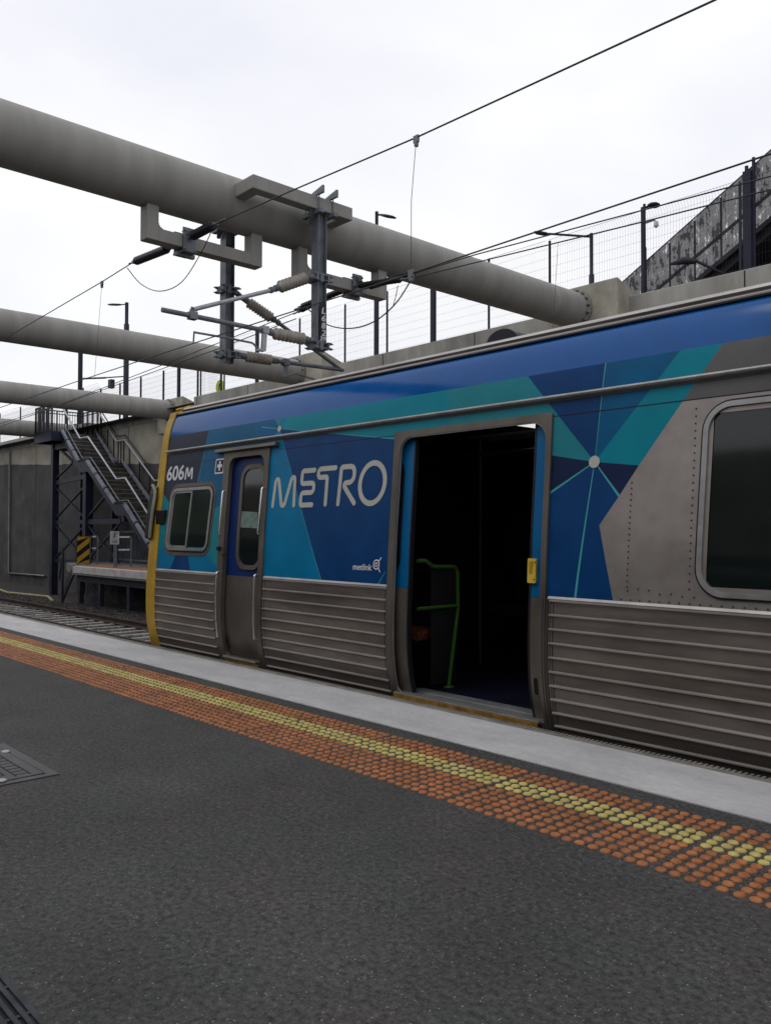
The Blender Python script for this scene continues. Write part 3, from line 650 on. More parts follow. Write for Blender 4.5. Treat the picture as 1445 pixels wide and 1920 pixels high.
def finish(bm, name, mats, parent, off=0, th=0, smooth=True, label=None):
    if LEAN[0]:
        for v in bm.verts: v.co.x = LN(v.co.x, v.co.y)
    for v in bm.verts: v.co = Vector(onp(v.co.x, v.co.y, off))
    bmesh.ops.recalc_face_normals(bm, faces=bm.faces)
    c = sum((f.normal*f.calc_area() for f in bm.faces), Vector())
    if c.y > 0: bmesh.ops.reverse_faces(bm, faces=bm.faces)
    if th: bmesh.ops.solidify(bm, geom=bm.faces, thickness=th)
    me = bpy.data.meshes.new(name); o0 = ORG[parent.name]
    for v in bm.verts: v.co -= o0
    bm.to_mesh(me); bm.free()
    if isinstance(mats, str): mats = [mats]
    for k in mats: me.materials.append(MT[k])
    if smooth:
        for p in me.polygons: p.use_smooth = True
        me.set_sharp_from_angle(angle=R(35))
    o = bpy.data.objects.new(name, me); COL.objects.link(o); o.parent = parent; ORG[o.name] = o0
    if label: o['label'] = label
    return o
def rrect(x0, x1, z0, z1, r, n=8):
    rs = r if hasattr(r, '__len__') else (r,)*4; out = []
    for (cx, cz, a0, rr) in ((x1, z1, 0, rs[0]), (x0, z1, 90, rs[1]), (x0, z0, 180, rs[2]), (x1, z0, 270, rs[3])):
        sx = -1 if cx == x1 else 1; sz = -1 if cz == z1 else 1
        for k in range(n+1):
            a = R(a0+90*k/n); out.append((cx+sx*rr+rr*math.cos(a), cz+sz*rr+rr*math.sin(a)))
    return out
def ring(name, mats, parent, o_, i_, off, th, label=None):
    """o_, i_ = (x0,x1,z0,z1,r); a rounded frame following the body side"""
    a, b = rrect(*o_), rrect(*i_); n = len(a); polys = [[a[k], a[(k+1) % n], b[(k+1) % n], b[k]] for k in range(n)]
    bm = bm2d([p for p in polys if (Vector(p[0])-Vector(p[1])).length > 1e-6 or (Vector(p[2])-Vector(p[3])).length > 1e-6]) if 0 else bmesh.new()
    va = [bm.verts.new((*p, 0)) for p in a]; vb = [bm.verts.new((*p, 0)) for p in b]
    for k in range(n): bm.faces.new((va[k], va[(k+1) % n], vb[(k+1) % n], vb[k]))
    bmesh.ops.remove_doubles(bm, verts=bm.verts, dist=1e-5); levels(bm); return finish(bm, name, mats, parent, off, th, label=label)
def plate(name, mats, parent, poly, off, th=0, zl=True, label=None):
    bm = bmesh.new(); bm.faces.new([bm.verts.new((*p, 0)) for p in poly]); levels(bm); return finish(bm, name, mats, parent, off, th, label=label)

TR = empty('train_carriage', (0, YC, -1.2), 'blue and stainless steel metro train carriage with one open passenger door at the platform', 'train carriage')
# body side with the livery as fields of the same skin
bm = bm2d([[(XE, -.05), (XR, -.05), (XR, 2.585), (XE, 2.585)]])
N1 = (-6.49, 2.225); N2 = (-2.985, 1.695)
LIV = [  # (material index, polygon) later ones win
 (0, [(-9, -.1), (9.1, -.1), (9.1, .822), (-9, .822)]),
 (1, [(-9, .822), (9.1, .822), (9.1, 2.02), (-9, 2.02)]),
 (9, [(-9, 2.02), (9.1, 2.02), (9.1, 2.33), (-9, 2.33)]),
 (2, [(-9, 2.33), (9.1, 2.33), (9.1, 2.6), (-9, 2.6)]),
 # left of the cab door
 (4, [(-9, .822), (-4.86, .822), (-4.86, 2.33), (-9, 2.33)]),                       # blue
 (5, [(-8.04, 1.27), (-7.2, 1.59), (-7.2, 2.33), (-8.6, 2.33)]),                    # deep blue upper right of the window
 (6, [(-8.04, 1.27), (-8.8, 1.79), (-8.8, .95)]),                                   # teal left of the window
 (7, [(-8.04, 1.27), (-7.2, 1.60), (-7.2, .83)]),                                   # light teal right
 (8, [(-8.04, 1.27), (-8.8, 1.79), (-8.8, 2.33), (-7.795, 2.33)]),                  # slate field behind the number
 (3, [(-8.04, 1.27), (-8.30, .822), (-7.86, .822)]),
 # above the cab door
 (5, [(-7.795, 2.33), (-7.83, 2.06), (-6.75, 2.06), N1, (-6.55, 2.33)]),
 (4, [N1, (-6.75, 1.9), (-6.75, .822), (-5.625, .822)]),
 (6, [N1, (-6.66, 2.06), (-6.44, 2.06)]),
 (3, [N1, (-5.625, .822), (-4.7, .822), (-4.7, 1.975)]),
 (6, [N1, (-4.7, 1.975), (-4.31, 1.96), (-4.31, 2.33), (-6.40, 2.33)]),
 (7, [N1, (-6.60, 2.33), (-6.50, 2.33)]),
 (7, [(-4.31, 1.9), (-4.31, 2.33), (-3.573, 2.33), N2, (-3.292, 1.752), (-3.6, 1.8)]),
 # right of the open door
 (3, [N2, (-3.573, 2.33), (-2.955, 2.33)]),
 (5, [N2, (-2.955, 2.33), (-2.446, 2.33)]),
 (6, [N2, (-2.446, 2.33), (-2.187, 2.33), (-2.672, 1.655)]),
 (10, [N2, (-3.35, 1.765), (-3.35, 1.45)]),
 (3, [N2, (-3.35, 1.50), (-3.35, .822), (-2.79, .822), (-2.919, 1.294), (-2.793, 1.473)]),
 (10, [N2, (-2.672, 1.655), (-2.793, 1.473)]),
]
def thin(a, b, w=.012):
    a, b = Vector(a), Vector(b); d = (b-a).normalized(); p = Vector((-d.y, d.x))*w/2; return [tuple(a+p*.35), tuple(a-p*.35), tuple(b-p), tuple(b+p)]
for a, b, w in ((N2, (-3.335, 1.495), .017), (N2, (-3.068, .822), .017), (N2, (-2.793, 1.473), .016), (N2, (-2.955, 2.33), .008), (N1, (-5.63, .822), .007), (N1, (-4.86, 1.995), .008), (N1, (-6.80, 2.27), .012), ((-7.795, 2.33), (-7.9, 1.78), .007), ((-4.835, .94), (-4.925, .822), .010)):
    LIV.append((11, thin(a, b, w)))
for z in ZL+[.822, 2.02, 2.33]: cut(bm, (-9.5, z), (9.5, z))
for mi, poly in LIV:
    for i in range(len(poly)):
        a, b = poly[i], poly[(i+1) % len(poly)]
        if abs(a[1]-b[1]) < 1e-6 and a[1] in (.822, 2.02, 2.33, -.1, 2.6): continue
        cut(bm, a, b, 1e-3)
DH = []
for x0, x1, z1 in ((-7.235, -6.56, 2.0), (-4.745, -3.31, 2.005)):
    DH.append([(x0, -.1), (x1, -.1), (x1, .9), (LN(x1, z1), z1), (LN(x0, z1), z1), (x0, .9)])
    for i in range(1, 6): cut(bm, DH[-1][i], DH[-1][(i+1) % 6], 1e-3)
HOLES = [(-8.40, -7.58, 1.085, 1.69), (-2.215, -.75, .95, 1.925), (-.2, 1.25, .95, 1.925), (1.8, 3.25, .95, 1.925), (6.2, 7.65, .95, 1.925)]
for x0, x1, z0, z1 in HOLES:
    for a, b in (((x0, z0), (x0, z1)), ((x1, z0), (x1, z1)), ((x0, z0), (x1, z0)), ((x0, z1), (x1, z1))): cut(bm, a, b, 1e-3)
dele = []
def inside(p, poly):
    c = False; j = len(poly)-1
    for i in range(len(poly)):
        if (poly[i][1] > p[1]) != (poly[j][1] > p[1]) and p[0] < (poly[j][0]-poly[i][0])*(p[1]-poly[i][1])/(poly[j][1]-poly[i][1])+poly[i][0]: c = not c
        j = i
    return c
for f in bm.faces:
    c = f.calc_center_median(); p = (c.x, c.y)
    if any(inside(p, q) for q in DH) or any(x0 < p[0] < x1 and z0 < p[1] < z1 for x0, x1, z0, z1 in HOLES): dele.append(f); continue
    for mi, poly in LIV:
        if inside(p, poly): f.material_index = mi
bmesh.ops.delete(bm, geom=dele, context='FACES')
finish(bm, 'body_side', ['steel_plain', 'steel_plain', 'liv_roof', 'liv_navy', 'liv_blue', 'liv_deep', 'liv_teal', 'liv_lteal', 'liv_slate', 'liv_film', 'liv_dark', 'liv_line'], TR, 0, 0)
# far side and roof
g = G(); zs = [z for z in ZL if z <= 2.58]
for i in range(len(zs)-1):
    a, b = zs[i], zs[i+1]; ya, yb = 2*YC-prof(a), 2*YC-prof(b); g.add([(XE, ya, a), (XR, ya, a), (XR, yb, b), (XE, yb, b)], [(0, 1, 2, 3)], 0, True)
g.build('far_side', 'steel_plain', TR)
rp_ = [(4.712, 2.572), (4.700, 2.588), (4.703, 2.604), (4.722, 2.612), (4.745, 2.613), (4.752, 2.604), (4.775, 2.618), (4.79, 2.640), (4.772, 2.652), (4.778, 2.668), (4.80, 2.676), (4.83, 2.672), (4.835, 2.664), (4.87, 2.680), (4.885, 2.704), (4.91, 2.712), (4.94, 2.705), (5.1, 2.74), (5.4, 2.79), (5.8, 2.83), (YC, 2.84)]
rp_ += [(2*YC-y, z) for y, z in rp_[::-1][1:]]
g = G()
for i in range(len(rp_)-1):
    (ya, za), (yb, zb) = rp_[i], rp_[i+1]; g.add([(XE, ya, za), (XR, ya, za), (XR, yb, zb), (XE, yb, zb)], [(0, 1, 2, 3)], 1 if i in (2, 3, 8, 14, len(rp_)-5, len(rp_)-4) or i == 9 else 0)
g.build('roof', ['roof_grey', 'roof_lip'], TR)
g = G(); g.box(XE, XR, 4.688, 4.712, 2.577, 2.589); g.build('roof_seam', 'seam_dark', TR)
g = G(); vs = []; n_ = 14
for q, (rr_, y_) in enumerate(((1, 4.93), (.98, 4.95), (.98, 5.55), (1, 5.57))):
    vs += [(-4.07+.15*rr_*math.cos(math.pi*k/n_), y_, 2.70+.10*rr_*math.sin(math.pi*k/n_)) for k in range(n_+1)]
g.add(vs, [(q*(n_+1)+k, q*(n_+1)+k+1, (q+1)*(n_+1)+k+1, (q+1)*(n_+1)+k) for q in range(3) for k in range(n_)]+[tuple(range(n_+1)), tuple(range(3*(n_+1), 4*(n_+1)))]); g.build('roof_vent', 'dark_steel', TR)
for xx in (-5.6, -1.0): 
    g = G(); g.box(xx, xx+1.4, 5.7, 2*YC-5.7, 2.80, 2.86); g.build('roof_unit', 'roof_grey', TR, bevel=.03)
# top rail
g = G(); g.sweep([onp(XE+.02, 2.145, .028), onp(XR, 2.145, .028)], .014, 10); g.build('side_rail', 'frame_alu', TR)
g = G(); g.add([onp(XE+.02, 2.138, .004), onp(XR, 2.138, .004), onp(XR, 2.118, .006), onp(XE+.02, 2.118, .006)], [(0, 1, 2, 3)]); g.build('side_rail_seal', 'liv_film', TR)
g = G(); g.add([onp(-3.325, 2.024, .0015), onp(XR, 2.024, .0015), onp(XR, 2.018, .0015), onp(-3.325, 2.018, .0015)], [(0, 1, 2, 3)]); g.add([onp(-6.44, 2.025, .0015), onp(-4.87, 2.025, .0015), onp(-4.87, 2.021, .0015), onp(-6.44, 2.021, .0015)], [(0, 1, 2, 3)]); g.add([onp(-8.64, 2.0, .0015), onp(-7.4, 2.0, .0015), onp(-7.4, 1.997, .0015), onp(-8.64, 1.997, .0015)], [(0, 1, 2, 3)])
g.build('panel_seam', 'seam_dark', TR)
# sill band above the fluting
for x0, x1 in ((XE, -7.31), (-6.50, -4.795), (-3.27, XR)):
    g = G(); g.add([onp(x0, .838, .003), onp(x1, .838, .003), onp(x1, .822, .012), onp(x0, .822, .012), onp(x1, .812, .004), onp(x0, .812, .004)], [(0, 1, 2, 3), (3, 2, 4, 5)]); g.build('sill_moulding', 'frame_alu', TR)
# fluted panels
RZ = [.811, .719, .629, .539, .448, .357, .268, .179, .090, .003]
def fluted(x0, x1, endgap=.0, scallop=True):
    g = G(); pr = []
    z = -.045
    for zc in RZ[::-1]:
        pr += [(zc-.019, .001), (zc-.013, .006), (zc-.007, .0145), (zc+.000, .0145), (zc+.004, .0108), (zc+.007, .001)]
    pr = [(-.05, .0)]+pr+[(.818, .002)] if pr[-1][0] < .818 else [(-.05, .0)]+[p for p in pr if p[0] < .82]
    for i in range(len(pr)-1):
        (za, oa), (zb, ob) = pr[i], pr[i+1]; hi = max(oa, ob) > .01
        xa = x0-(.030 if hi and scallop else 0); xb = x1+(.018 if hi and scallop else 0)
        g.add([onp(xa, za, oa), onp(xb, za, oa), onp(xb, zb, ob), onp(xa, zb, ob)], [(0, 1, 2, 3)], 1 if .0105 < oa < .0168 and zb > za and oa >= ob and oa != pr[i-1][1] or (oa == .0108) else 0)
    g.build('fluted_panel', ['steel_panel', 'rib_lit_edge'], TR, recalc=False)
    if scallop:
        g = G(); n = 40
        for xx, d in ((x0, -1), (x1, 1)):
            pts_ = []
            for k in range(n+1):
                z = -.04+.85*k/n; near_ = min(abs(z-q) for q in RZ); w = .012*max(0, 1-near_/.02)
                pts_.append((xx+d*(.004+w*0), z))
            for k in range(n): g.add([onp(pts_[k][0]-.003, pts_[k][1], .004), onp(pts_[k][0]+.003, pts_[k][1], .004), onp(pts_[k+1][0]+.003, pts_[k+1][1], .004), onp(pts_[k+1][0]-.003, pts_[k+1][1], .004)], [(0, 1, 2, 3)])
        g.build('panel_edge', 'seam_dark', TR)
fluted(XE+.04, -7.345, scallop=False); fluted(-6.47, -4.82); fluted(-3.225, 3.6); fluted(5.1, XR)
# rivets
g = G()
def riv(x, z): sphere_(g, onp(x, z, .002), .0055, 0, n=6)
for i in range(19): riv(-2.711+.0004*i, 1.552-.0348*i)
for i in range(25): riv(-2.325+.0006*i, 1.965-.0430*i)
for i in range(7): riv(-2.70+.07*i, .90-.002*i+random.uniform(-.01, .02))
for i in range(16): riv(-2.74+.062*i, .850)
g.build('rivets', 'dark_rivet', TR)
# windows
def window(x0, x1, z0, z1, w=.040, r=.15, gl='glass', div=None):
    wf = ring('window', 'frame_alu', TR, (x0, x1, z0, z1, r), (x0+w, x1-w, z0+w, z1-w, r-w), .014, .02)
    ring('seal', 'black_rubber', wf, (x0-.011, x1+.011, z0-.011, z1+.011, r+.011), (x0+.01, x1-.01, z0+.01, z1-.01, r-.01), .008, .01)
    plate('pane', gl, wf, rrect(x0+w-.02, x1-w+.02, z0+w-.02, z1-w+.02, r-w+.02), -.006)
    return wf
wf = window(-2.27, -.70, .895, 1.985, .030, .16)
for a in (-.25, 1.75): window(a, a+1.55, .895, 1.985, .052, .16)
window(6.15, 7.70, .895, 1.985, .052, .16)
wf = window(-8.43, -7.545, 1.040, 1.722, .032, .11, 'cab_glass')
# sliding divider: left light has its own inner frame
ring('sash', 'frame_alu', wf, (-8.395, -7.985, 1.075, 1.690, (.01, .07, .07, .01)), (-8.370, -8.008, 1.098, 1.668, (.01, .05, .05, .01)), .004, .012)
plate('ledge', 'frame_alu', wf, [(-8.33, 1.046), (-7.64, 1.046), (-7.64, 1.062), (-8.33, 1.062)], .026, .012)
ring('window_surround', 'steel_bronze', TR, (-8.475, -7.50, .992, 1.772, .15), (-8.43, -7.545, 1.04, 1.73, .11), .004, .004)

# cab door
LEAN[0] = True
ring('door_frame', 'steel_bronze', TR, (-7.305, -6.507, -.02, 2.055, (.01, .01, .05, .01)), (-7.200, -6.585, .02, 1.992, (.10, .10, .04, .04)), .018, .045)
cd = plate('cab_door', 'cab_door_blue', TR, [(-7.24, .822), (-6.56, .822), (-6.56, 2.01), (-7.24, 2.01)], -.035)
plate('kick_panel', 'steel_bronze', cd, [(-7.24, -.03), (-6.56, -.03), (-6.56, .8205), (-7.24, .8205)], -.035)
ring('window_frame', 'steel_bronze', cd, (-7.030, -6.592, .885, 1.915, .15), (-6.985, -6.628, .930, 1.870, .11), -.020, .02)
ring('window_trim', 'frame_alu', cd, (-7.112, -6.660, .878, 1.20, (.02, .02, .165, .165)), (-7.100, -6.670, .890, 1.26, (.02, .02, .155, .155)), -.017, .01) if 0 else None
plate('pane', 'glass', cd, rrect(-6.995, -6.618, .92, 1.88, .12), -.031)
g = G(); g.box(-6.99, -6.76, prof(1.3)+.12, prof(1.3)+.125, 1.28, 1.46) if 0 else None
plate('notice', 'notice_paper', cd, [(-6.985, 1.295), (-6.70, 1.285), (-6.70, 1.44), (-6.985, 1.455)], -.0285)
LEAN[0] = False
g = G()
g.add([onp(-7.52, 2.095, .002), onp(-6.462, 2.095, .002), onp(-6.462, 2.088, .05), onp(-7.54, 2.088, .05), onp(-6.462, 2.058, .055), onp(-7.54, 2.058, .055), onp(-6.462, 2.050, .002), onp(-7.53, 2.050, .002)], [(0, 1, 2, 3), (3, 2, 4, 5), (5, 4, 6, 7), (1, 6, 4, 2), (0, 3, 5, 7)]); g.build('rain_gutter', 'steel_bronze', TR)
g = G(); g.add([onp(-7.24, .03, .02), onp(-6.66, .03, .02), onp(-6.66, .012, .03), onp(-7.24, .012, .03)], [(0, 1, 2, 3)]); g.build('sill_plate', 'frame_alu', TR)
g = G(); g.add([onp(-7.2, .006, .03), onp(-6.62, .006, .03), onp(-6.62, -.035, .03), onp(-7.2, -.035, .03)], [(0, 1, 2, 3)]); g.build('step_edge', 'dirty_yellow', TR)
def handrail(pts, r=.009, name='handrail'):
    P = [onp(pts[0][0], pts[0][1], 0)]+[onp(x, z, .045) for x, z in pts]+[onp(pts[-1][0], pts[-1][1], 0)]
    g = G(); g.sweep(fillet(P, .02, 4), r, 8); g.build(name, 'chrome', TR)
handrail([(-7.305, 1.655), (-7.295, 1.44), (-7.285, 1.22)]); handrail([(-6.610, 1.665), (-6.605, 1.45), (-6.60, 1.225)])
handrail([(-7.262, .845), (-7.262, .6), (-7.25, .4), (-7.235, .20)]); handrail([(-6.59, .845), (-6.59, .6), (-6.585, .4), (-6.58, .24)])
g = G(); g.box(-7.30, -7.26, prof(1.1)-.05, prof(1.1), 1.06, 1.10); g.sweep([onp(-7.24, 1.02, -.01), onp(-7.22, 1.02, .03), onp(-7.17, 1.02, .03)], .010, 6); g.build('door_handle', 'black_rubber', cd)
g = G(); g.sweep([onp(-7.19, .16, -.02), onp(-7.17, .22, -.02), onp(-7.165, .10, -.02)], .007, 6); g.build('latch', 'seam_dark', cd)
# first aid sign
fa = plate('first_aid_sign', 'letter_white', TR, rrect(-7.575, -7.405, 1.845, 2.003, .015, 2), .0035)
plate('sign_field', 'liv_slate', fa, rrect(-7.56, -7.42, 1.862, 1.988, .008, 2), .0045)
plate('cross', 'letter_white', fa, [(-7.503, 1.975), (-7.503, 1.943), (-7.535, 1.943), (-7.535, 1.910), (-7.503, 1.910), (-7.503, 1.877), (-7.473, 1.877), (-7.473, 1.910), (-7.441, 1.910), (-7.441, 1.943), (-7.473, 1.943), (-7.473, 1.975)], .0055)
# numbers and letters
def decal_text(name, s, x0, x1, z0, z1, mk, off=.003, bold=.02, parent=TR):
    vs, fs = text2d(s, 1, bold); g = G(); g.add([onp(x0+a*(x1-x0), z0+b*(z1-z0), off) for a, b in vs], fs); return g.build(name, mk, parent)
cn = decal_text('carriage_number', '606', -8.605, -8.215, 1.815, 1.985, 'letter_white', bold=.022)
dm = decal_text('operator_lettering', 'metlink', -5.228, -4.995, .940, .990, 'letter_white', bold=.015)
g = G()
def ribbon(path, w, closed=False, caps=True, off=.0032):
    P = [Vector((p[0], p[1])) for p in path]; n = len(P); Lf, Rt = [], []
    for i in range(n):
        a = P[(i-1) % n] if closed or i > 0 else P[i]; b = P[(i+1) % n] if closed or i < n-1 else P[i]
        d1 = (P[i]-a); d2 = (b-P[i]); d = (d1.normalized() if d1.length > 1e-7 else Vector((0, 0)))+(d2.normalized() if d2.length > 1e-7 else Vector((0, 0)))
        d = d.normalized() if d.length > 1e-7 else Vector((1, 0)); q = Vector((-d.y, d.x))
        Lf.append(P[i]+q*w/2); Rt.append(P[i]-q*w/2)
    m = n if closed else n-1
    for i in range(m):
        j = (i+1) % n; g.add([onp(*Lf[i], off), onp(*Rt[i], off), onp(*Rt[j], off), onp(*Lf[j], off)], [(0, 1, 2, 3)])
    if caps and not closed:
        for c, d in ((P[0], P[0]-P[1]), (P[-1], P[-1]-P[-2])):
            a0 = math.atan2(d.y, d.x); k = 10
            vs = [onp(c.x+w/2*math.cos(a0-math.pi/2+math.pi*t/k), c.y+w/2*math.sin(a0-math.pi/2+math.pi*t/k), off) for t in range(k+1)]; g.add(vs, [tuple(range(k+1))])
def circ(cx, cz, rx, rz=None, n=40): rz = rz or rx; return [(cx+rx*math.cos(2*math.pi*k/n), cz+rz*math.sin(2*math.pi*k/n)) for k in range(n)]
def dense(path, n=6):
    out = []
    for i in range(len(path)-1):
        a, b = Vector(path[i][:2]), Vector(path[i+1][:2]); k = max(1, int((b-a).length/.06)); out += [a+(b-a)*t/k for t in range(k)]
    return out+[Vector(path[-1][:2])]
def letter(name, path, r, w=.044, closed=False):
    global g
    g = G(); p3 = [(*q, 0) for q in path]
    P = path if closed else dense([tuple(v) for v in fillet(p3, r, 8)])
    ribbon(P, w, closed); return g.build(name, 'letter', TR)
g = G(); ribbon([tuple(v)[:2] for v in fillet([(-8.178, 1.815, 0), (-8.170, 1.985, 0), (-8.105, 1.832, 0), (-8.045, 1.985, 0), (-8.040, 1.815, 0)], [0, .014, .014, .014, 0], 4)], .030, caps=False); g.build('number_letter', 'letter_white', cn)
letter('letter_M', [(-6.462, 1.490), (-6.450, 1.865), (-6.298, 1.420), (-6.168, 1.865), (-6.130, 1.490)], [0, .028, .030, .028, 0], .042)
letter('letter_E', [(-5.874, 1.797), (-6.050, 1.797), (-6.048, 1.682), (-5.862, 1.682), (-5.862, 1.598), (-6.036, 1.598), (-6.034, 1.488), (-5.864, 1.488)], [0, .025, .03, .035, .035, .03, .025, 0], .044)
letter('letter_T', [(-5.580, 1.802), (-5.815, 1.802), (-5.812, 1.727), (-5.683, 1.727), (-5.673, 1.490)], [0, .034, .034, .022, 0], .044)
letter('letter_R', [(-5.500, 1.488), (-5.500, 1.802), (-5.325, 1.802), (-5.322, 1.668), (-5.468, 1.662), (-5.290, 1.490)], [0, .022, .055, .06, .02, 0], .044)
letter('letter_O', circ(-5.085, 1.648, .152, .166, 56), 0, .046, True)
g = G(); ribbon(circ(-4.945, .990, .034, .036, 24), .010, True); ribbon(circ(-4.945, .990, .014, .015, 16), .008, True); 
ribbon([(-4.921, 1.015), (-4.893, 1.045)], .010); ribbon([(-4.921, .965), (-4.897, .935)], .010); g.build('logo', 'letter_white', dm)
for (cx, cz), r_, nm in ((N2, .040, 'livery_dot'), (N1, .030, 'livery_dot')):
    g = G(); c = circ(cx, cz, r_, r_*.98, 24); g.add([onp(*q, .0045) for q in c], [tuple(range(24))]); g.build(nm, 'letter', TR)
# open passenger door
LEAN[0] = True
df = ring('door_frame', 'steel_bronze', TR, (-4.792, -3.284, -.03, 2.046, (.012, .012, .10, .01)), (-4.722, -3.326, .008, 1.995, (.13, .12, .06, .02)), .018, .022)
ring('jamb_edge', 'frame_alu', df, (-4.724, -3.324, .006, 1.997, (.132, .122, .06, .02)), (-4.717, -3.331, .012, 1.989, (.124, .115, .05, .018)), .012, .016)
# widen lower right jamb to the fluting
plate('jamb_panel', 'steel_bronze', df, [(-3.290, -.03), (-3.245, -.03), (-3.245, .815), (-3.290, .815)], .006)
plate('jamb_line', 'seam_dark', df, [(-3.300, -.03), (-3.296, -.03), (-3.296, .82), (-3.300, .82)], .020)
plate('jamb_line', 'seam_dark', df, [(-3.268, -.03), (-3.262, -.03), (-3.262, .82), (-3.268, .82)], .0075)
def leaf(x0, x1, wx0, wx1, lead):
    OF = -.036
    lf = plate('door_leaf', 'leaf_blue', TR, [(x0, .824), (x1, .824), (x1, 2.06), (x0, 2.06)], OF, 0)
    plate('kick_panel', 'steel_bronze', lf, [(x0, .0), (x1, .0), (x1, .8225), (x0, .8225)], OF)
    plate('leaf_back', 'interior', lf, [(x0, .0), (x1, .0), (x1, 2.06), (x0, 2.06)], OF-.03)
    ring('window_frame', 'black_rubber', lf, (wx0, wx1, .92, 1.84, .12), (wx0+.03, wx1-.03, .95, 1.81, .09), OF+.005, .008)
    plate('pane', 'glass', lf, rrect(wx0+.01, wx1-.01, .93, 1.83, .11), OF+.002)
    a, b = (x1-.014, x1) if lead > 0 else (x0, x0+.014)
    plate('edge_seal', 'black_rubber', lf, [(a, 0), (b, 0), (b, 2.06), (a, 2.06)], OF+.004, .04)
    return lf
leaf(-5.44, -4.595, -5.34, -4.705, 1); rl = leaf(-3.455, -2.68, -3.25, -2.80, -1)
hd = plate('pull_handle', 'yellow_handle', rl, rrect(-3.457, -3.390, .915, 1.078, .008, 2), -.014, .02)
g = G(); g.box(-3.446, -3.420, prof(1)+.0115, prof(1)+.03, .935, 1.058); g.build('recess', 'hazard_yellow', hd)
g = G()
for z in (.94, 1.052): sphere_(g, onp(-3.402, z, -.013), .005, 0, n=6)
g.build('screw', 'seam_dark', hd)
ring('grip_slot', 'steel_bronze', rl, (-3.418, -3.362, .160, .300, .028), (-3.408, -3.372, .170, .290, .018), -.028, .010)
plate('slot_recess', 'seam_dark', rl, rrect(-3.408, -3.372, .170, .290, .018), -.034)
LEAN[0] = False
# threshold
g = G(); yb = prof(.0)
g.box(-4.74, -3.36, yb-.045, yb+.06, -.004, .016); g.box(-4.72, -3.38, yb+.10, yb+.17, -.004, .018); g.build('sill_plate', 'frame_alu', TR, bevel=.003)
g = G(); g.box(-4.73, -3.35, yb+.06, yb+.10, -.004, .008); g.box(-4.72, -3.38, yb+.17, yb+.25, -.004, .010); g.build('sill_groove', 'galv', TR)
g = G(); g.box(-4.73, -3.362, yb-.052, yb-.045, -.040, .004); g.build('step_edge', 'dirty_yellow', TR)
# interior
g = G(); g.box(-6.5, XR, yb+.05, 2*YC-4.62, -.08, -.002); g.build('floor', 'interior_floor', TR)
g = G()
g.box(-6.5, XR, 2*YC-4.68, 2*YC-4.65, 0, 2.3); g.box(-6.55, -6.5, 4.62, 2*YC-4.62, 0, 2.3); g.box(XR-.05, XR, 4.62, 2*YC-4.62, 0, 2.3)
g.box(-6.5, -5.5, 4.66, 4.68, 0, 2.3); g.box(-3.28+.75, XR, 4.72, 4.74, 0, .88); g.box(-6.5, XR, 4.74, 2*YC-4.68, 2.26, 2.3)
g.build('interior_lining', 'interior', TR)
g = G(); g.box(-5.9, 8.0, 5.35, 5.75, 2.235, 2.26); g.box(-5.9, 8.0, 6.6, 7.0, 2.235, 2.26); g.build('ceiling_light', 'lamp_panel', TR)
g = G(); g.add([(-4.63, 5.8, 2.19), (-3.6, 5.8, 2.19), (-3.6, 6.3, 2.19), (-4.63, 6.3, 2.19)], [(0, 1, 2, 3)]); g.build('lit_ceiling_light', 'lit_panel', TR, recalc=False)
for px_, py_ in ((-4.0, 6.1), (-2.4, 6.1), (-5.3, 6.1)):
    g = G(); g.sweep([(px_, py_, 0), (px_, py_, 2.26)], .018, 8); g.build('grab_pole', 'pole_dull', TR)
g = G(); g.sweep([(-6.3, 5.7, 1.95), (2, 5.7, 1.95)], .016, 8); g.build('overhead_rail', 'pole_dull', TR)
for xx in (-5.9, -5.35, -3.1, -2.55, -1.9):
    st = G(); st.box(xx, xx+.45, 6.9, 7.45, .36, .46); st.box(xx, xx+.45, 7.38, 7.5, .46, 1.05); st.build('seat', 'far_seat', TR, bevel=.03)
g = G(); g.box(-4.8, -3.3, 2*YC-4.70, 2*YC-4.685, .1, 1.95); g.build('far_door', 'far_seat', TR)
g = G(); g.box(-6.3, -4.95, 4.95, 5.15, 2.02, 2.10); g.build('door_gear_cover', 'interior', TR, bevel=.02)
g = G(); xs = -4.64
g.sweep(fillet([(xs, 4.60, 1.025), (xs, 4.69, 1.022), (xs, 4.775, .973), (xs, 5.06, .965), (xs, 5.066, .62), (xs, 4.955, .0)], [0, .06, .06, .06, .2, 0], 6), .017, 10)
g.sweep([(xs, 4.60, .65), (xs, 5.05, .648)], .015, 10); g.lathe((xs, 4.955, 0), (xs, 4.955, .012), [(0, .045), (1, .04)], 14)
g.build('grab_rail', 'green_rail', TR)
g = G(); g.box(xs-.012, xs-.004, 4.76, 5.05, .04, .95); g.build('draught_screen', 'seam_dark', TR)
for xx in (-5.75, -5.15, 5.4-8.0, 6.4-8.0, 7.4-8.0):
    st = G(); st.box(xx, xx+.42, 4.68, 5.0, .38, .46); st.box(xx-.02 if xx < -4 else xx+.40, xx+.05 if xx < -4 else xx+.47, 4.68, 5.0, .40, .93); st.build('seat', 'seat_cloth', TR, bevel=.02)
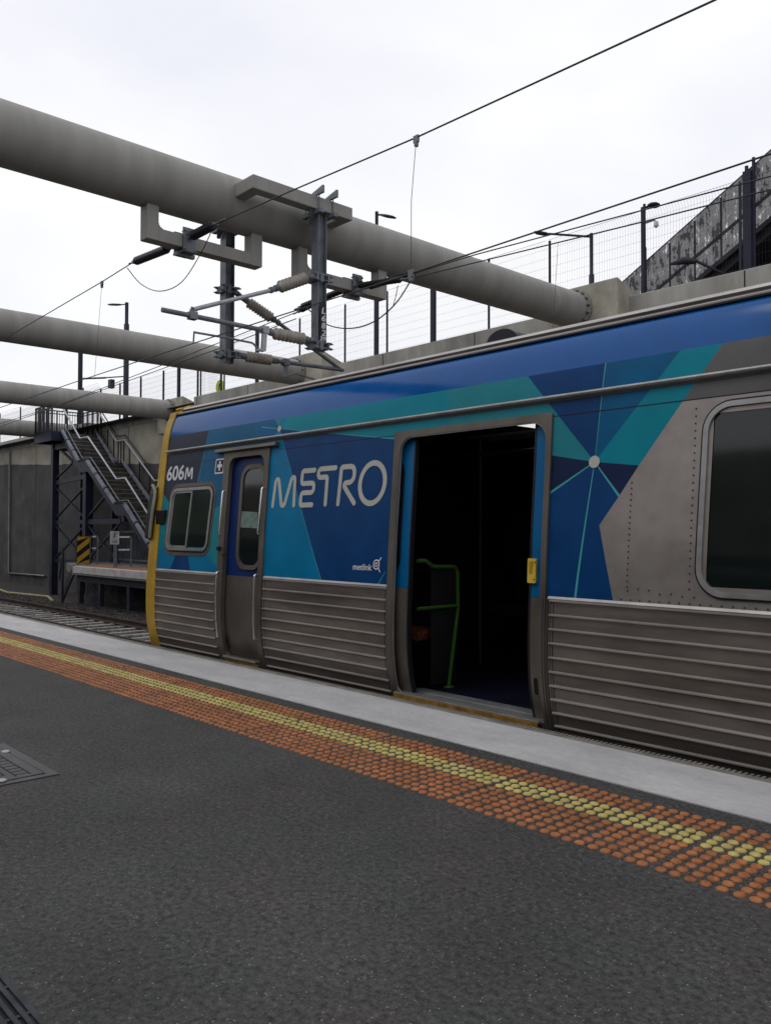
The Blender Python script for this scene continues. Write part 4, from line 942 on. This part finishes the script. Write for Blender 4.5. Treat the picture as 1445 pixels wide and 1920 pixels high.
# front end
def sect(off=0, z0=-.05):
    zz = [z0]+[z for z in ZL if z > z0+.01 and z < 2.56]
    L_ = [(prof(z)-off, z) for z in zz]+[(y-off if y < YC else y+off, z+off) for y, z in rp_[2:-2]]
    return L_+[(2*YC-prof(z)+off, z) for z in zz[::-1]]
sec = sect(.0); g = G(); ins = [(YC+(y-YC)*.97, z*.985+.02) for y, z in sec]
n = len(sec); o2 = sect(.012)
V = [(-8.60-.065*min(1, max(0, (z-.9)/1.5)), y, z) for y, z in sec]+[(-8.60-.065*min(1, max(0, (z-.9)/1.5)), y, z) for y, z in o2]+[(-8.80, y, z) for y, z in o2]+[(-8.83, y, z) for y, z in ins]
fs = []
for a in range(3): fs += [(a*n+i, a*n+i+1, (a+1)*n+i+1, (a+1)*n+i) for i in range(n-1)]
g.add(V, fs); g.build('front_rim', 'yellow_paint', TR)
g = G(); g.add([(-8.832, y, z) for y, z in ins], [tuple(range(n))]); g.build('cab_front', 'yellow_paint', TR)
g = G(); g.box(-8.85, -8.834, 4.75, 2*YC-4.75, 1.15, 2.2); g.build('windscreen', 'glass', TR)
for y in (4.9, 2*YC-5.1):
    g = G(); g.lathe((-8.83, y+.1, .55), (-8.87, y+.1, .55), [(0, .09), (1, .08)], 16); g.build('headlight', 'lamp_panel', TR)
g = G(); g.box(-9.3, -8.83, YC-.15, YC+.15, -.55, -.3); g.build('coupler', 'dark_steel', TR, bevel=.03)
# mirror housing at the cab corner
def mrow(x, off, z): return (x, prof(z)-off, z)
g = G(); mz = [1.165, 1.2, 1.45, 1.68, 1.74, 1.765]; mo = [.035, .05, .055, .05, .035, .01]
vs = []
for z, o in zip(mz, mo): vs += [mrow(-8.875, o, z), mrow(-8.75, o, z), mrow(-8.73, -.06, z), mrow(-8.875, -.06, z)]
g.add(vs, [(4*a+b, 4*a+(b+1) % 4, 4*a+4+(b+1) % 4, 4*a+4+b) for a in range(5) for b in range(4)]+[(0, 1, 2, 3), (20, 21, 22, 23)]); mh = g.build('mirror', 'mirror_shell', TR, bevel=.008)
g = G(); g.sweep([mrow(-8.735, .05, 1.175), mrow(-8.735, .055, 1.3), mrow(-8.735, .055, 1.5), mrow(-8.735, .05, 1.64), mrow(-8.75, .045, 1.71), mrow(-8.79, .05, 1.755), mrow(-8.83, .05, 1.775)], .019, 10); g.build('mirror_trim', 'mirror_trim', mh)
g = G(); g.box(-8.70, -8.50, prof(1.42)-.03, prof(1.42)+.02, 1.33, 1.49); g.build('mirror_arm', 'mirror_shell', mh, bevel=.01)
# underframe and bogies
g = G(); g.box(-8.5, XR, 4.85, 2*YC-4.85, -.45, -.06); g.build('underframe', 'dark_steel', TR)
for xb in (-6.2, 6.0):
    bg_ = G(); bg_.box(xb-1.6, xb+1.6, 5.02, 5.14, -.86, -.6); bg_.box(xb-1.6, xb+1.6, 2*YC-5.14, 2*YC-5.02, -.86, -.6); bo = bg_.build('bogie', 'dark_steel', TR, bevel=.02)
    for xw in (xb-1.2, xb+1.2):
        for yw in (5.18, 7.0):
            w_ = G(); w_.sweep([(xw, yw, -.73), (xw, yw+.14, -.73)], .46, 28); w_.build('wheel', 'rail_steel', bo)

# ================================================================== OPPOSITE PLATFORM
fp = empty('opposite_platform', (-28, 12, -1.4), 'opposite platform end on a steel frame, with pale coping and orange tactile band', 'platform')
poly = [(-29.6, 12.0), (-33.2, 13.2), (-33.2, 15.18), (20, 15.18), (20, 12.0)]
poly = [(-29.6, 12.0), (-33.2, 13.2), (-33.2, 15.18), (-25.2, 15.18), (-25.2, 14.28), (20, 14.28), (20, 12.0)]
g = G(); g.prism([(x, y, -.30) for x, y in poly], (0, 0, .29)); g.build('deck', 'plat_far_top', fp)
g = G(); g.box(-29.55, 20, 11.98, 12.28, -.24, .0); g.build('coping', 'coping', fp, bevel=.01)
g = G(); g.box(-29.2, 20, 12.32, 13.0, -.012, .003); g.build('tactile_band', 'orange_surface', fp)
g = G(); g.box(-29.6, 20, 12.15, 12.30, -.55, -.31); g.box(-29.6, 20, 12.15, 12.28, -1.46, -1.32); g.build('edge_beam', 'dark_steel', fp)
for xx in [-29.5, -27.8, -25.6, -23.2, -20.8]:
    g = G(); g.box(xx, xx+.18, 12.15, 12.30, -1.32, -.55); g.build('leg', 'dark_steel', fp)
g = G(); g.box(-33, 20, 13.9, 14.0, -1.46, -.3); g.build('back_wall', 'plat_side', fp)
# hazard board
hb = empty('hazard_board', (-30.3, 12.75, 0), 'black and yellow diagonally striped hazard board at the end of the opposite platform', 'hazard board')
g = G(); g.box(-30.36, -30.33, 12.44, 12.92, .03, 1.06); g.build('panel', 'hazard_black', hb)
g = G(); h = .21
for k in range(-2, 4):
    z = .05+k*.42; P = [(12.45, z), (12.91, z+.36), (12.91, z+.36+h), (12.45, z+h)]
    Q = []
    for y, zz in P: Q.append((-30.328, y, min(1.05, max(.04, zz))))
    if len({q[2] for q in Q}) > 1: g.add(Q, [(0, 1, 2, 3)])
g.build('stripe', 'hazard_yellow', hb, recalc=False)
g = G(); g.box(-30.40, -30.36, 12.48, 12.52, 0, 1.0); g.box(-30.40, -30.36, 12.84, 12.88, 0, 1.0); g.build('post', 'galv', hb)
# pedestrian sign
sg = empty('warning_sign', (-27.3, 12.5, 0), 'small white no pedestrians sign on a post at the opposite platform end', 'sign')
g = G(); g.box(-27.31, -27.285, 12.34, 12.66, .80, 1.25); g.build('plate', 'sign_white', sg, bevel=.003)
g = G(); X = -27.281
def quad(y0, z0, y1, z1, w):
    d = Vector((y1-y0, z1-z0)).normalized(); q = Vector((-d.y, d.x))*w/2
    g.add([(X, y0+q.x, z0+q.y), (X, y0-q.x, z0-q.y), (X, y1-q.x, z1-q.y), (X, y1+q.x, z1+q.y)], [(0, 1, 2, 3)])
c = [(X, 12.5+.02*math.cos(a*math.pi/5), 1.20+.02*math.sin(a*math.pi/5)) for a in range(10)]; g.add(c, [tuple(range(10))])
quad(12.5, 1.17, 12.5, 1.10, .03); X += .001; quad(12.5, 1.11, 12.46, 1.03, .02); X += .001; quad(12.5, 1.11, 12.54, 1.03, .02); X += .001; quad(12.44, 1.13, 12.56, 1.16, .016); X += .001; quad(12.42, 1.02, 12.58, 1.22, .014)
for z in (.95, .90, .86): quad(12.40, z, 12.60, z, .014)
g.build('pictogram', 'hazard_black', sg)
g = G(); g.sweep([(-27.33, 12.5, 0), (-27.33, 12.5, 1.2)], .03, 8); g.build('post', 'galv', sg)
def barrier(x, y0, y1, label, z1=1.05):
    e = empty('barrier', (x, (y0+y1)/2, 0), label, 'barrier'); g = G()
    for y in (y0, y1): g.bar((x, y, 0), (x, y, z1), .05, .05)
    g.build('post', 'galv', e); g = G()
    for z in (z1, z1*.58, .12): g.bar((x, y0, z), (x, y1, z), .04, .05)
    g.build('rail', 'galv', e); g = G()
    for z in (z1, z1*.58): g.bar((x+.03, y0+.08, z), (x+.03, y1-.08, z), .012, .06)
    g.build('tape', 'letter_white', e)
barrier(-27.6, 12.7, 13.25, 'low metal barrier with white tape right of the small white sign')
barrier(-30.6, 13.05, 13.35, 'low metal barrier with white tape right of the hazard board')
g = G(); z = 0
for i in range(60): g.box(-32.8+i*.12, -32.8+i*.12+.03, 14.95, 14.98, 0, 1.25)
g.box(-32.8, -25.6, 14.94, 14.99, 1.2, 1.27); g.box(-32.8, -25.6, 14.94, 14.99, .08, .14); g.build('picket_fence', 'galv', label='grey picket fence on the opposite platform under the stairs', cat='fence')
g = G(); g.bar((-30.9, 12.15, -1.4), (-30.9, 12.15, .55), .07, .07); g.bar((-31.5, 12.35, -1.35), (-29.7, 12.1, -.1), .06, .3); g.bar((-31.6, 12.3, -.55), (-30.9, 12.15, .5), .05, .05); g.build('access_steps', 'dark_steel', label='small dark steel steps and handrail at the end of the opposite platform', cat='steps')

# ================================================================== STAIRCASE
ST = empty('staircase', (-30, 14.25, 0), 'long dark steel staircase climbing from the opposite platform to the wall top, with pale handrails', 'staircase')
YL, YR_ = 13.5, 15.02
fl = [((-34.5, 5.33), (-32.72, 3.93), 8), ((-31.96, 3.93), (-29.38, 2.16), 10), ((-28.64, 2.16), (-25.75, .0), 12)]
line = [(-36.3, 5.33), (-34.5, 5.33), (-32.72, 3.93), (-31.96, 3.93), (-29.38, 2.16), (-28.64, 2.16), (-25.75, 0)]
for (xa, za), (xb, zb), n in fl:
    dx, dz = (xb-xa)/n, (zb-za)/n
    for i in range(n):
        g = G(); x, z = xa+dx*i, za+dz*(i+1)
        g.box(x, x+dx+.03, YL+.05, YR_-.05, z-.035, z, 0); g.box(x, x+.012, YL+.05, YR_-.05, z, z-dz-.035, 0)
        g.box(x+dx-.01, x+dx+.034, YL+.05, YR_-.05, z-.012, z+.004, 1); g.build('tread', ['tread', 'nosing'], ST)
for a, b in (((-32.72, 3.93), (-31.9, 3.93)), ((-29.38, 2.16), (-28.58, 2.16)), ((-36.3, 5.33), (-34.48, 5.33))):
    g = G(); g.box(a[0], b[0], YL+.05 if a[0] > -36 else 13.05, YR_-.05, a[1]-.05, a[1]); g.build('landing', 'tread', ST)
def offs(z): return [(x, zz+z) for x, zz in line[1:]]
for y, s in ((YL, -1), (YR_, 1)):
    g = G(); top = offs(.10); bot = offs(-.34)
    for i in range(len(top)-1):
        ya, yb2 = sorted((y, y+.05))
        P = [(top[i][0], ya, top[i][1]), (top[i+1][0], ya, top[i+1][1]), (bot[i+1][0], ya, bot[i+1][1]), (bot[i][0], ya, bot[i][1])]
        g.prism(P, (0, yb2-ya, 0))
    g.build('stringer', 'navy_steel', ST)
    for i in (0, 2, 4):
        g = G(); a, b = Vector((top[i][0], y-.04, top[i][1]+.0)), Vector((top[i+1][0], y-.04, top[i+1][1]+.0)); n = 3
        for k in range(n):
            p, q = a+(b-a)*(k/n+.015), a+(b-a)*((k+1)/n-.015); g.bar(p, q, .10, .10)
        g.build('stringer_flange', 'string_face', ST)
    g = G(); hr = [(x, y-.0, z) for x, z in offs(1.02)]; g.sweep(fillet(hr, .06, 4), .035, 8)
    g.build('handrail', 'galv_light', ST)
    g = G(); hr = [(x, y+(.12 if y == YL else -.12), z) for x, z in offs(.22)]; g.sweep(fillet(hr, .06, 4), .022, 8)
    g.build('lower_rail', 'galv', ST)
    if y == YR_:
        g = G(); hr = [(x, y+.02, z) for x, z in offs(1.22)]; g.sweep(fillet(hr, .06, 4), .025, 8); g.build('handrail', 'dark_steel', ST)
        for i in range(len(top)-1):
            g = G()
            for k in range(3):
                t = (k+.5)/3; x = top[i][0]+(top[i+1][0]-top[i][0])*t; z = top[i][1]+(top[i+1][1]-top[i][1])*t
                g.bar((x, y+.02, z), (x, y+.02, z+.92), .04, .04)
            g.build('baluster', 'dark_steel', ST)
g = G(); g.box(-36.35, -34.45, 13.02, 13.12, 4.98, 5.36); g.box(-36.4, -36.3, 13.02, 15.1, 4.98, 5.36); g.box(-34.5, -34.42, 13.02, 13.5, 4.98, 5.36); g.build('landing_beam', 'navy_steel', ST)
def balus(p, q, n, label=None, h=1.15):
    p, q = Vector(p), Vector(q); g = G()
    for i in range(n+1):
        c = p+(q-p)*(i/n); big = i % 4 == 0; g.bar(c, c+Vector((0, 0, h)), .05 if big else .018, .05 if big else .018)
    g.bar(p+Vector((0, 0, h)), q+Vector((0, 0, h)), .05, .045); g.bar(p+Vector((0, 0, h-.13)), q+Vector((0, 0, h-.13)), .04, .035); g.bar(p+Vector((0, 0, .08)), q+Vector((0, 0, .08)), .05, .04); g.build('balustrade', 'dark_steel', ST)
balus((-36.35, 13.06, 5.33), (-34.5, 13.06, 5.33), 16); balus((-36.35, 13.06, 5.33), (-36.35, 15.1, 5.33), 18); balus((-36.35, 15.1, 5.33), (-34.5, 15.1, 5.33), 14)
for x, y, z0, z1, w in ((-35.8, 13.70, -1.46, 4.98, .25), (-32.5, 13.76, 0, 3.6, .29), (-35.8, 14.9, -1.46, 4.98, .24), (-32.5, 14.85, 0, 3.6, .24), (-28.9, 13.65, 1.6, 2.1, .2)):
    g = G(); g.box(x-w/2, x+w/2, y-.02-w/2, y-w/2, z0, z1); g.box(x-w/2, x+w/2, y+w/2-.02, y+w/2, z0, z1); g.box(x-.02, x+.02, y-w/2, y+w/2-.02, z0, z1); g.box(x-w/2, x-w/2+.02, y-w/2, y+w/2-.02, z0, z1); g.box(x+w/2-.02, x+w/2, y-w/2, y+w/2-.02, z0, z1); g.build('column', 'navy_steel', ST)
ya = 13.72
for a, b, w in (((-35.8, 3.30), (-32.5, 3.45), .18), ((-35.8, 1.62), (-32.5, 1.62), .16), ((-32.5, 1.62), (-29.4, 1.62), .2), ((-35.7, 4.9), (-32.6, 3.5), .09), ((-35.7, 3.5), (-33.0, 4.4), .07), ((-35.7, 3.1), (-32.6, 1.75), .07), ((-35.7, 1.8), (-32.6, 3.1), .07), ((-35.7, 1.5), (-32.6, .1), .08), ((-35.7, .1), (-32.6, 1.5), .08), ((-32.4, 1.5), (-29.6, .1), .07), ((-32.4, .1), (-29.6, 1.5), .07), ((-32.4, 1.8), (-30.6, 2.7), .07), ((-35.8, .0), (-32.5, .0), .18)):
    g = G(); g.bar((a[0], ya, a[1]), (b[0], ya, b[1]), .08, w); g.build('brace', 'navy_steel', ST)
g = G(); g.box(-35.9, -34.3, 13.6, 15, 4.7, 4.98); g.build('landing_beam', 'navy_steel', ST)

# ================================================================== MESH FENCE
fe = empty('mesh_fence', (-15, 14.5, 5.82), 'tall dark welded mesh fence on top of the retaining wall behind the train', 'fence')
fx = [12, 9.8, 7.6, 5.4, 3.2, 1.0, -1.2, -3.0, -4.9, -6.55, -8.443, -10.646, -12.335, -14.096, -15.75, -17.443, -19.5, -21.7, -23.6, -25.1]
wide = {-8.443: .034, -14.096: .052, -21.7: .045}
def mesh_panel(xa, xb, y, z0, z1, parent, f=1.0):
    g = G(); w = .0017*f; n = int(abs(xb-xa)/.058)
    for i in range(1, n):
        x = xa+(xb-xa)*i/n; g.add([(x-w, y, z0), (x+w, y, z0), (x+w, y, z1-.09), (x-w, y, z1-.09)], [(0, 1, 2, 3)]); 
        g.add([(x-w, y, z1-.09), (x+w, y, z1-.09), (x+w, y-.09, z1), (x-w, y-.09, z1)], [(0, 1, 2, 3)])
        g.add([(x, y-w, z0), (x, y+w, z0), (x, y+w, z1-.09), (x, y-w, z1-.09)], [(0, 1, 2, 3)])
    k = 0; z = z0+.04
    while z < z1: g.bar((xa, y, z), (xb, y, z), .0026*f, .0026*f); z += .2
    g.bar((xa, y-.09, z1), (xb, y-.09, z1), .005, .005)
    g.build('mesh_panel', 'fence_wire', parent, recalc=False)
for i, x in enumerate(fx):
    w = wide.get(x, .020); g = G(); g.box(x-w, x+w, 14.5-w, 14.5+w, 5.82, 7.46 if x not in wide else 7.55); g.build('post', 'navy_steel', fe)
    if i: mesh_panel(x+wide.get(x, .028), fx[i-1]-wide.get(fx[i-1], .028), 14.5, 5.86, 7.45, fe)
fe2 = empty('mesh_fence', (-40, 15.42, 5.84), 'farther run of the mesh fence above the wall behind the staircase', 'fence')
fx = [-25.3, -26.9, -28.3, -29.5, -31.4, -33.3, -35.2, -37.1, -39.0, -41.98, -45.1, -48.3, -51.4, -54.5, -57.6]
for i, x in enumerate(fx):
    zb = 5.84 if x > -36 else 6.05; zt = zb+1.63 if x > -36 else 7.75
    w = .05 if i in (2, 8) else .028; g = G(); g.box(x-w, x+w, 15.42-w, 15.42+w, zb, zt); g.build('post', 'navy_steel', fe2)
    if i: mesh_panel(x+w, fx[i-1]-.03, 15.42, zb+.04, zt-.02, fe2, 1.3)

# ---- lamps and poles above the wall
def lamp(x, y, zt, head, label, r=.065, arm=None, z0=5.72, hl=.55):
    e = empty('street_lamp', (x, y, z0), label, 'street lamp', 'street lamps behind the mesh fence')
    g = G(); g.sweep([(x, y, z0), (x, y, zt-1.0), (x, y, zt-.98), (x, y, zt)], [r*1.15, r*1.1, r*.75, r*.75], 10); g.build('pole', 'navy_steel', e)
    h = Vector(head); d = (h-Vector((x, y, zt-.08))); g = G(); dn = d.normalized()
    g.sweep([(x, y, zt-.08), h-dn*min(hl, d.length*.8)], .028, 8); g.build('arm', 'navy_steel', e)
    g = G(); a = h-dn*min(hl, d.length*.85); 
    
    side = Vector((-dn.y, dn.x, 0)).normalized() if abs(dn.z) < .9 else Vector((0, 1, 0)); upn = Vector((0, 0, 1)); vs_ = []
    for t_, w_ in ((0, .04), (.15, .11), (.5, .15), (.85, .12), (1, .04)):
        c_ = a+(h-a)*t_; vs_ += [c_+side*w_*math.cos(q*math.pi/4)+upn*w_*.38*math.sin(q*math.pi/4) for q in range(8)]
    g.add(vs_, [(i*8+q, i*8+(q+1) % 8, (i+1)*8+(q+1) % 8, (i+1)*8+q) for i in range(4) for q in range(8)]+[tuple(range(8)), tuple(range(32, 40))], 0, True)
    o = g.build('lamp_head', 'dark_steel', e)
    return e
lamp(-18.95, 17, 11.1, (-18.1, 17, 10.68), 'tall street lamp with cobra head rising behind the nearest strut', .07, hl=.75)
e = lamp(-36.1, 17, 11.75, (-38.1, 17, 12.05), 'tall street lamp on the far left with a flat head pointing left', .11, hl=1.5)
g = G(); g.sweep([(-36.1, 17, 8.35), (-38.6, 17, 8.62)], .03, 8); g.sweep([(-38.3, 17, 8.58), (-41.0, 17, 8.9)], .045, 8); g.box(-37.8, -37.5, 16.9, 17.1, 8.0, 8.4); g.build('camera_arm', 'navy_steel', e)
lamp(-11.27, 17, 8.4, (-12.95, 17, 8.86), 'low street lamp with a long arm, behind the concrete block of the nearest strut', .06, hl=.45)
lamp(-9.87, 17, 8.70, (-9.50, 17, 8.60), 'short lamp on a dark post beside the footbridge', .042, hl=.28)
g = G(); g.sweep([(-38.6, 15.9, 5.72), (-38.6, 15.9, 10.2)], .11, 10); g.build('utility_pole', 'navy_steel', label='thick dark pole seen between the second and third struts on the left', cat='pole')
ct = empty('security_camera', (-9.45, 16.95, 8.1), 'small white dome security camera hanging from the dark post beside the footbridge', 'security camera')
g = G(); g.sweep([(-9.83, 17, 8.26), (-9.62, 17, 8.27), (-9.58, 17, 8.20)], .02, 6); g.build('arm', 'galv', ct)
g = G(); sphere_(g, (-9.58, 17, 8.13), .05); g.lathe((-9.58, 17, 8.13), (-9.58, 17, 8.22), [(0, .055), (1, .045)], 12); g.build('dome', 'cctv_white', ct)
sy = empty('crossing_sign', (-26.1, 16.3, 5.7), 'round yellow green pedestrian crossing sign beyond the mesh fence, above the train cab', 'sign')
ax = Vector((.03, -1, 0)); c0 = Vector((-26.3, 16.0, 6.5))
g = G(); g.sweep([c0, c0+ax*.03], .26, 24); g.build('disc', 'sign_lime', sy)
g = G(); s_ = ax.cross(Vector((0, 0, 1))); pc = c0+ax*.034
for a, b in (((0, .12), (-.07, -.14)), ((0, .12), (.07, -.12)), ((-.07, .04), (.07, .06))):
    g.bar(pc+s_*a[0]+Vector((0, 0, a[1])), pc+s_*b[0]+Vector((0, 0, b[1])), .03, .008)
g.build('pictogram', 'hazard_black', sy)
g = G(); g.sweep([c0-ax*.03-Vector((0, 0, .8)), c0-ax*.03+Vector((0, 0, .3))], .025, 8); g.build('post', 'galv', sy)

# ---- footbridge on the right
fb = empty('footbridge_stair', (-8, 18, 5.72), 'covered footbridge stair with perforated leaf patterned screens rising behind the fence on the right', 'footbridge')
k = (9.451-7.44)/(10.96-7.448)
def zt(x): return 7.44+(x+10.96)*k
def zb_(x): return zt(x)-1.5
xx = -12.3; i = 0
while xx < 2.5:
    g = G(); g.add([(xx+.005, 18, zb_(xx)), (xx+.615, 18, zb_(xx+.62)), (xx+.615, 18, zt(xx+.62)), (xx+.005, 18, zt(xx))], [(0, 1, 2, 3)]); g.build('screen', 'perforated_screen', fb)
    g = G(); g.bar((xx, 18.04, zb_(xx)), (xx, 18.04, zt(xx)-.05), .03, .04); g.build('screen_post', 'navy_steel', fb); xx += .62; i += 1
g = G(); g.bar((-12.3, 18.02, zb_(-12.3)), (2.5, 18.02, zb_(2.5)), .12, .10); g.bar((-12.3, 18.06, zb_(-12.3)+.62), (2.5, 18.06, zb_(2.5)+.62), .05, .06); g.bar((-12.3, 18.0, zt(-12.3)), (2.5, 18.0, zt(2.5)), .02, .02); g.build('edge_beam', 'dark_steel', fb)
g = G(); g.prism([(-12.3, 18.1, zb_(-12.3)+.1), (2.5, 18.1, zb_(2.5)+.1), (2.5, 18.1, zb_(2.5)-.25), (-12.3, 18.1, zb_(-12.3)-.25)], (0, 2.6, 0)); g.build('flight', 'footbridge_dark', fb)
xx = -12.3
g = G(); g.prism([(-12.3, 20.6, zb_(-12.3)), (2.5, 20.6, zb_(2.5)), (2.5, 20.6, zt(2.5)-.1), (-12.3, 20.6, zt(-12.3)-.1)], (0, .03, 0)); g.build('far_screen', 'perforated_screen', fb)
g = G(); g.box(-8.6, 6, 20.9, 21.3, 5.72, 9.0); g.box(-8.6, 6, 18.3, 21.3, 8.6, 8.75) if 0 else None; g.build('back_wall', 'footbridge_dark', fb)
for xp, w, zt_ in ((-7.72, .085, 9.05), (-2.5, .085, 11.2)):
    g = G(); g.box(xp-w, xp+w, 17.4, 17.4+2*w, 5.72, zt_-.15); g.box(xp+w+.002, xp+w+.055, 17.46, 17.52, 5.72, zt_+.12); g.box(xp-w*.7, xp-w*.7+.06, 17.45, 17.5, zt_-.2, zt_-.02); g.build('column', 'navy_steel', fb)
g = G(); g.box(-7.15, -6.7, 18.9, 19.3, 7.42, 7.50); g.build('soffit_light', 'warm_light', fb)
g = G(); g.sweep([(-8.35, 17.9, 6.9), (-8.9, 17.5, 7.28), (-9.3, 17.4, 7.35)], .03, 6); g.sweep([(-8.9, 17.5, 7.27), (-9.15, 17.42, 7.33), (-9.45, 17.4, 7.32)], [.06, .09, .03], 8); g.build('bulkhead_lamp', 'dark_steel', fb)
for o in list(bpy.data.objects):
    if o.type == 'MESH' and o.name.startswith('rivets'): pass
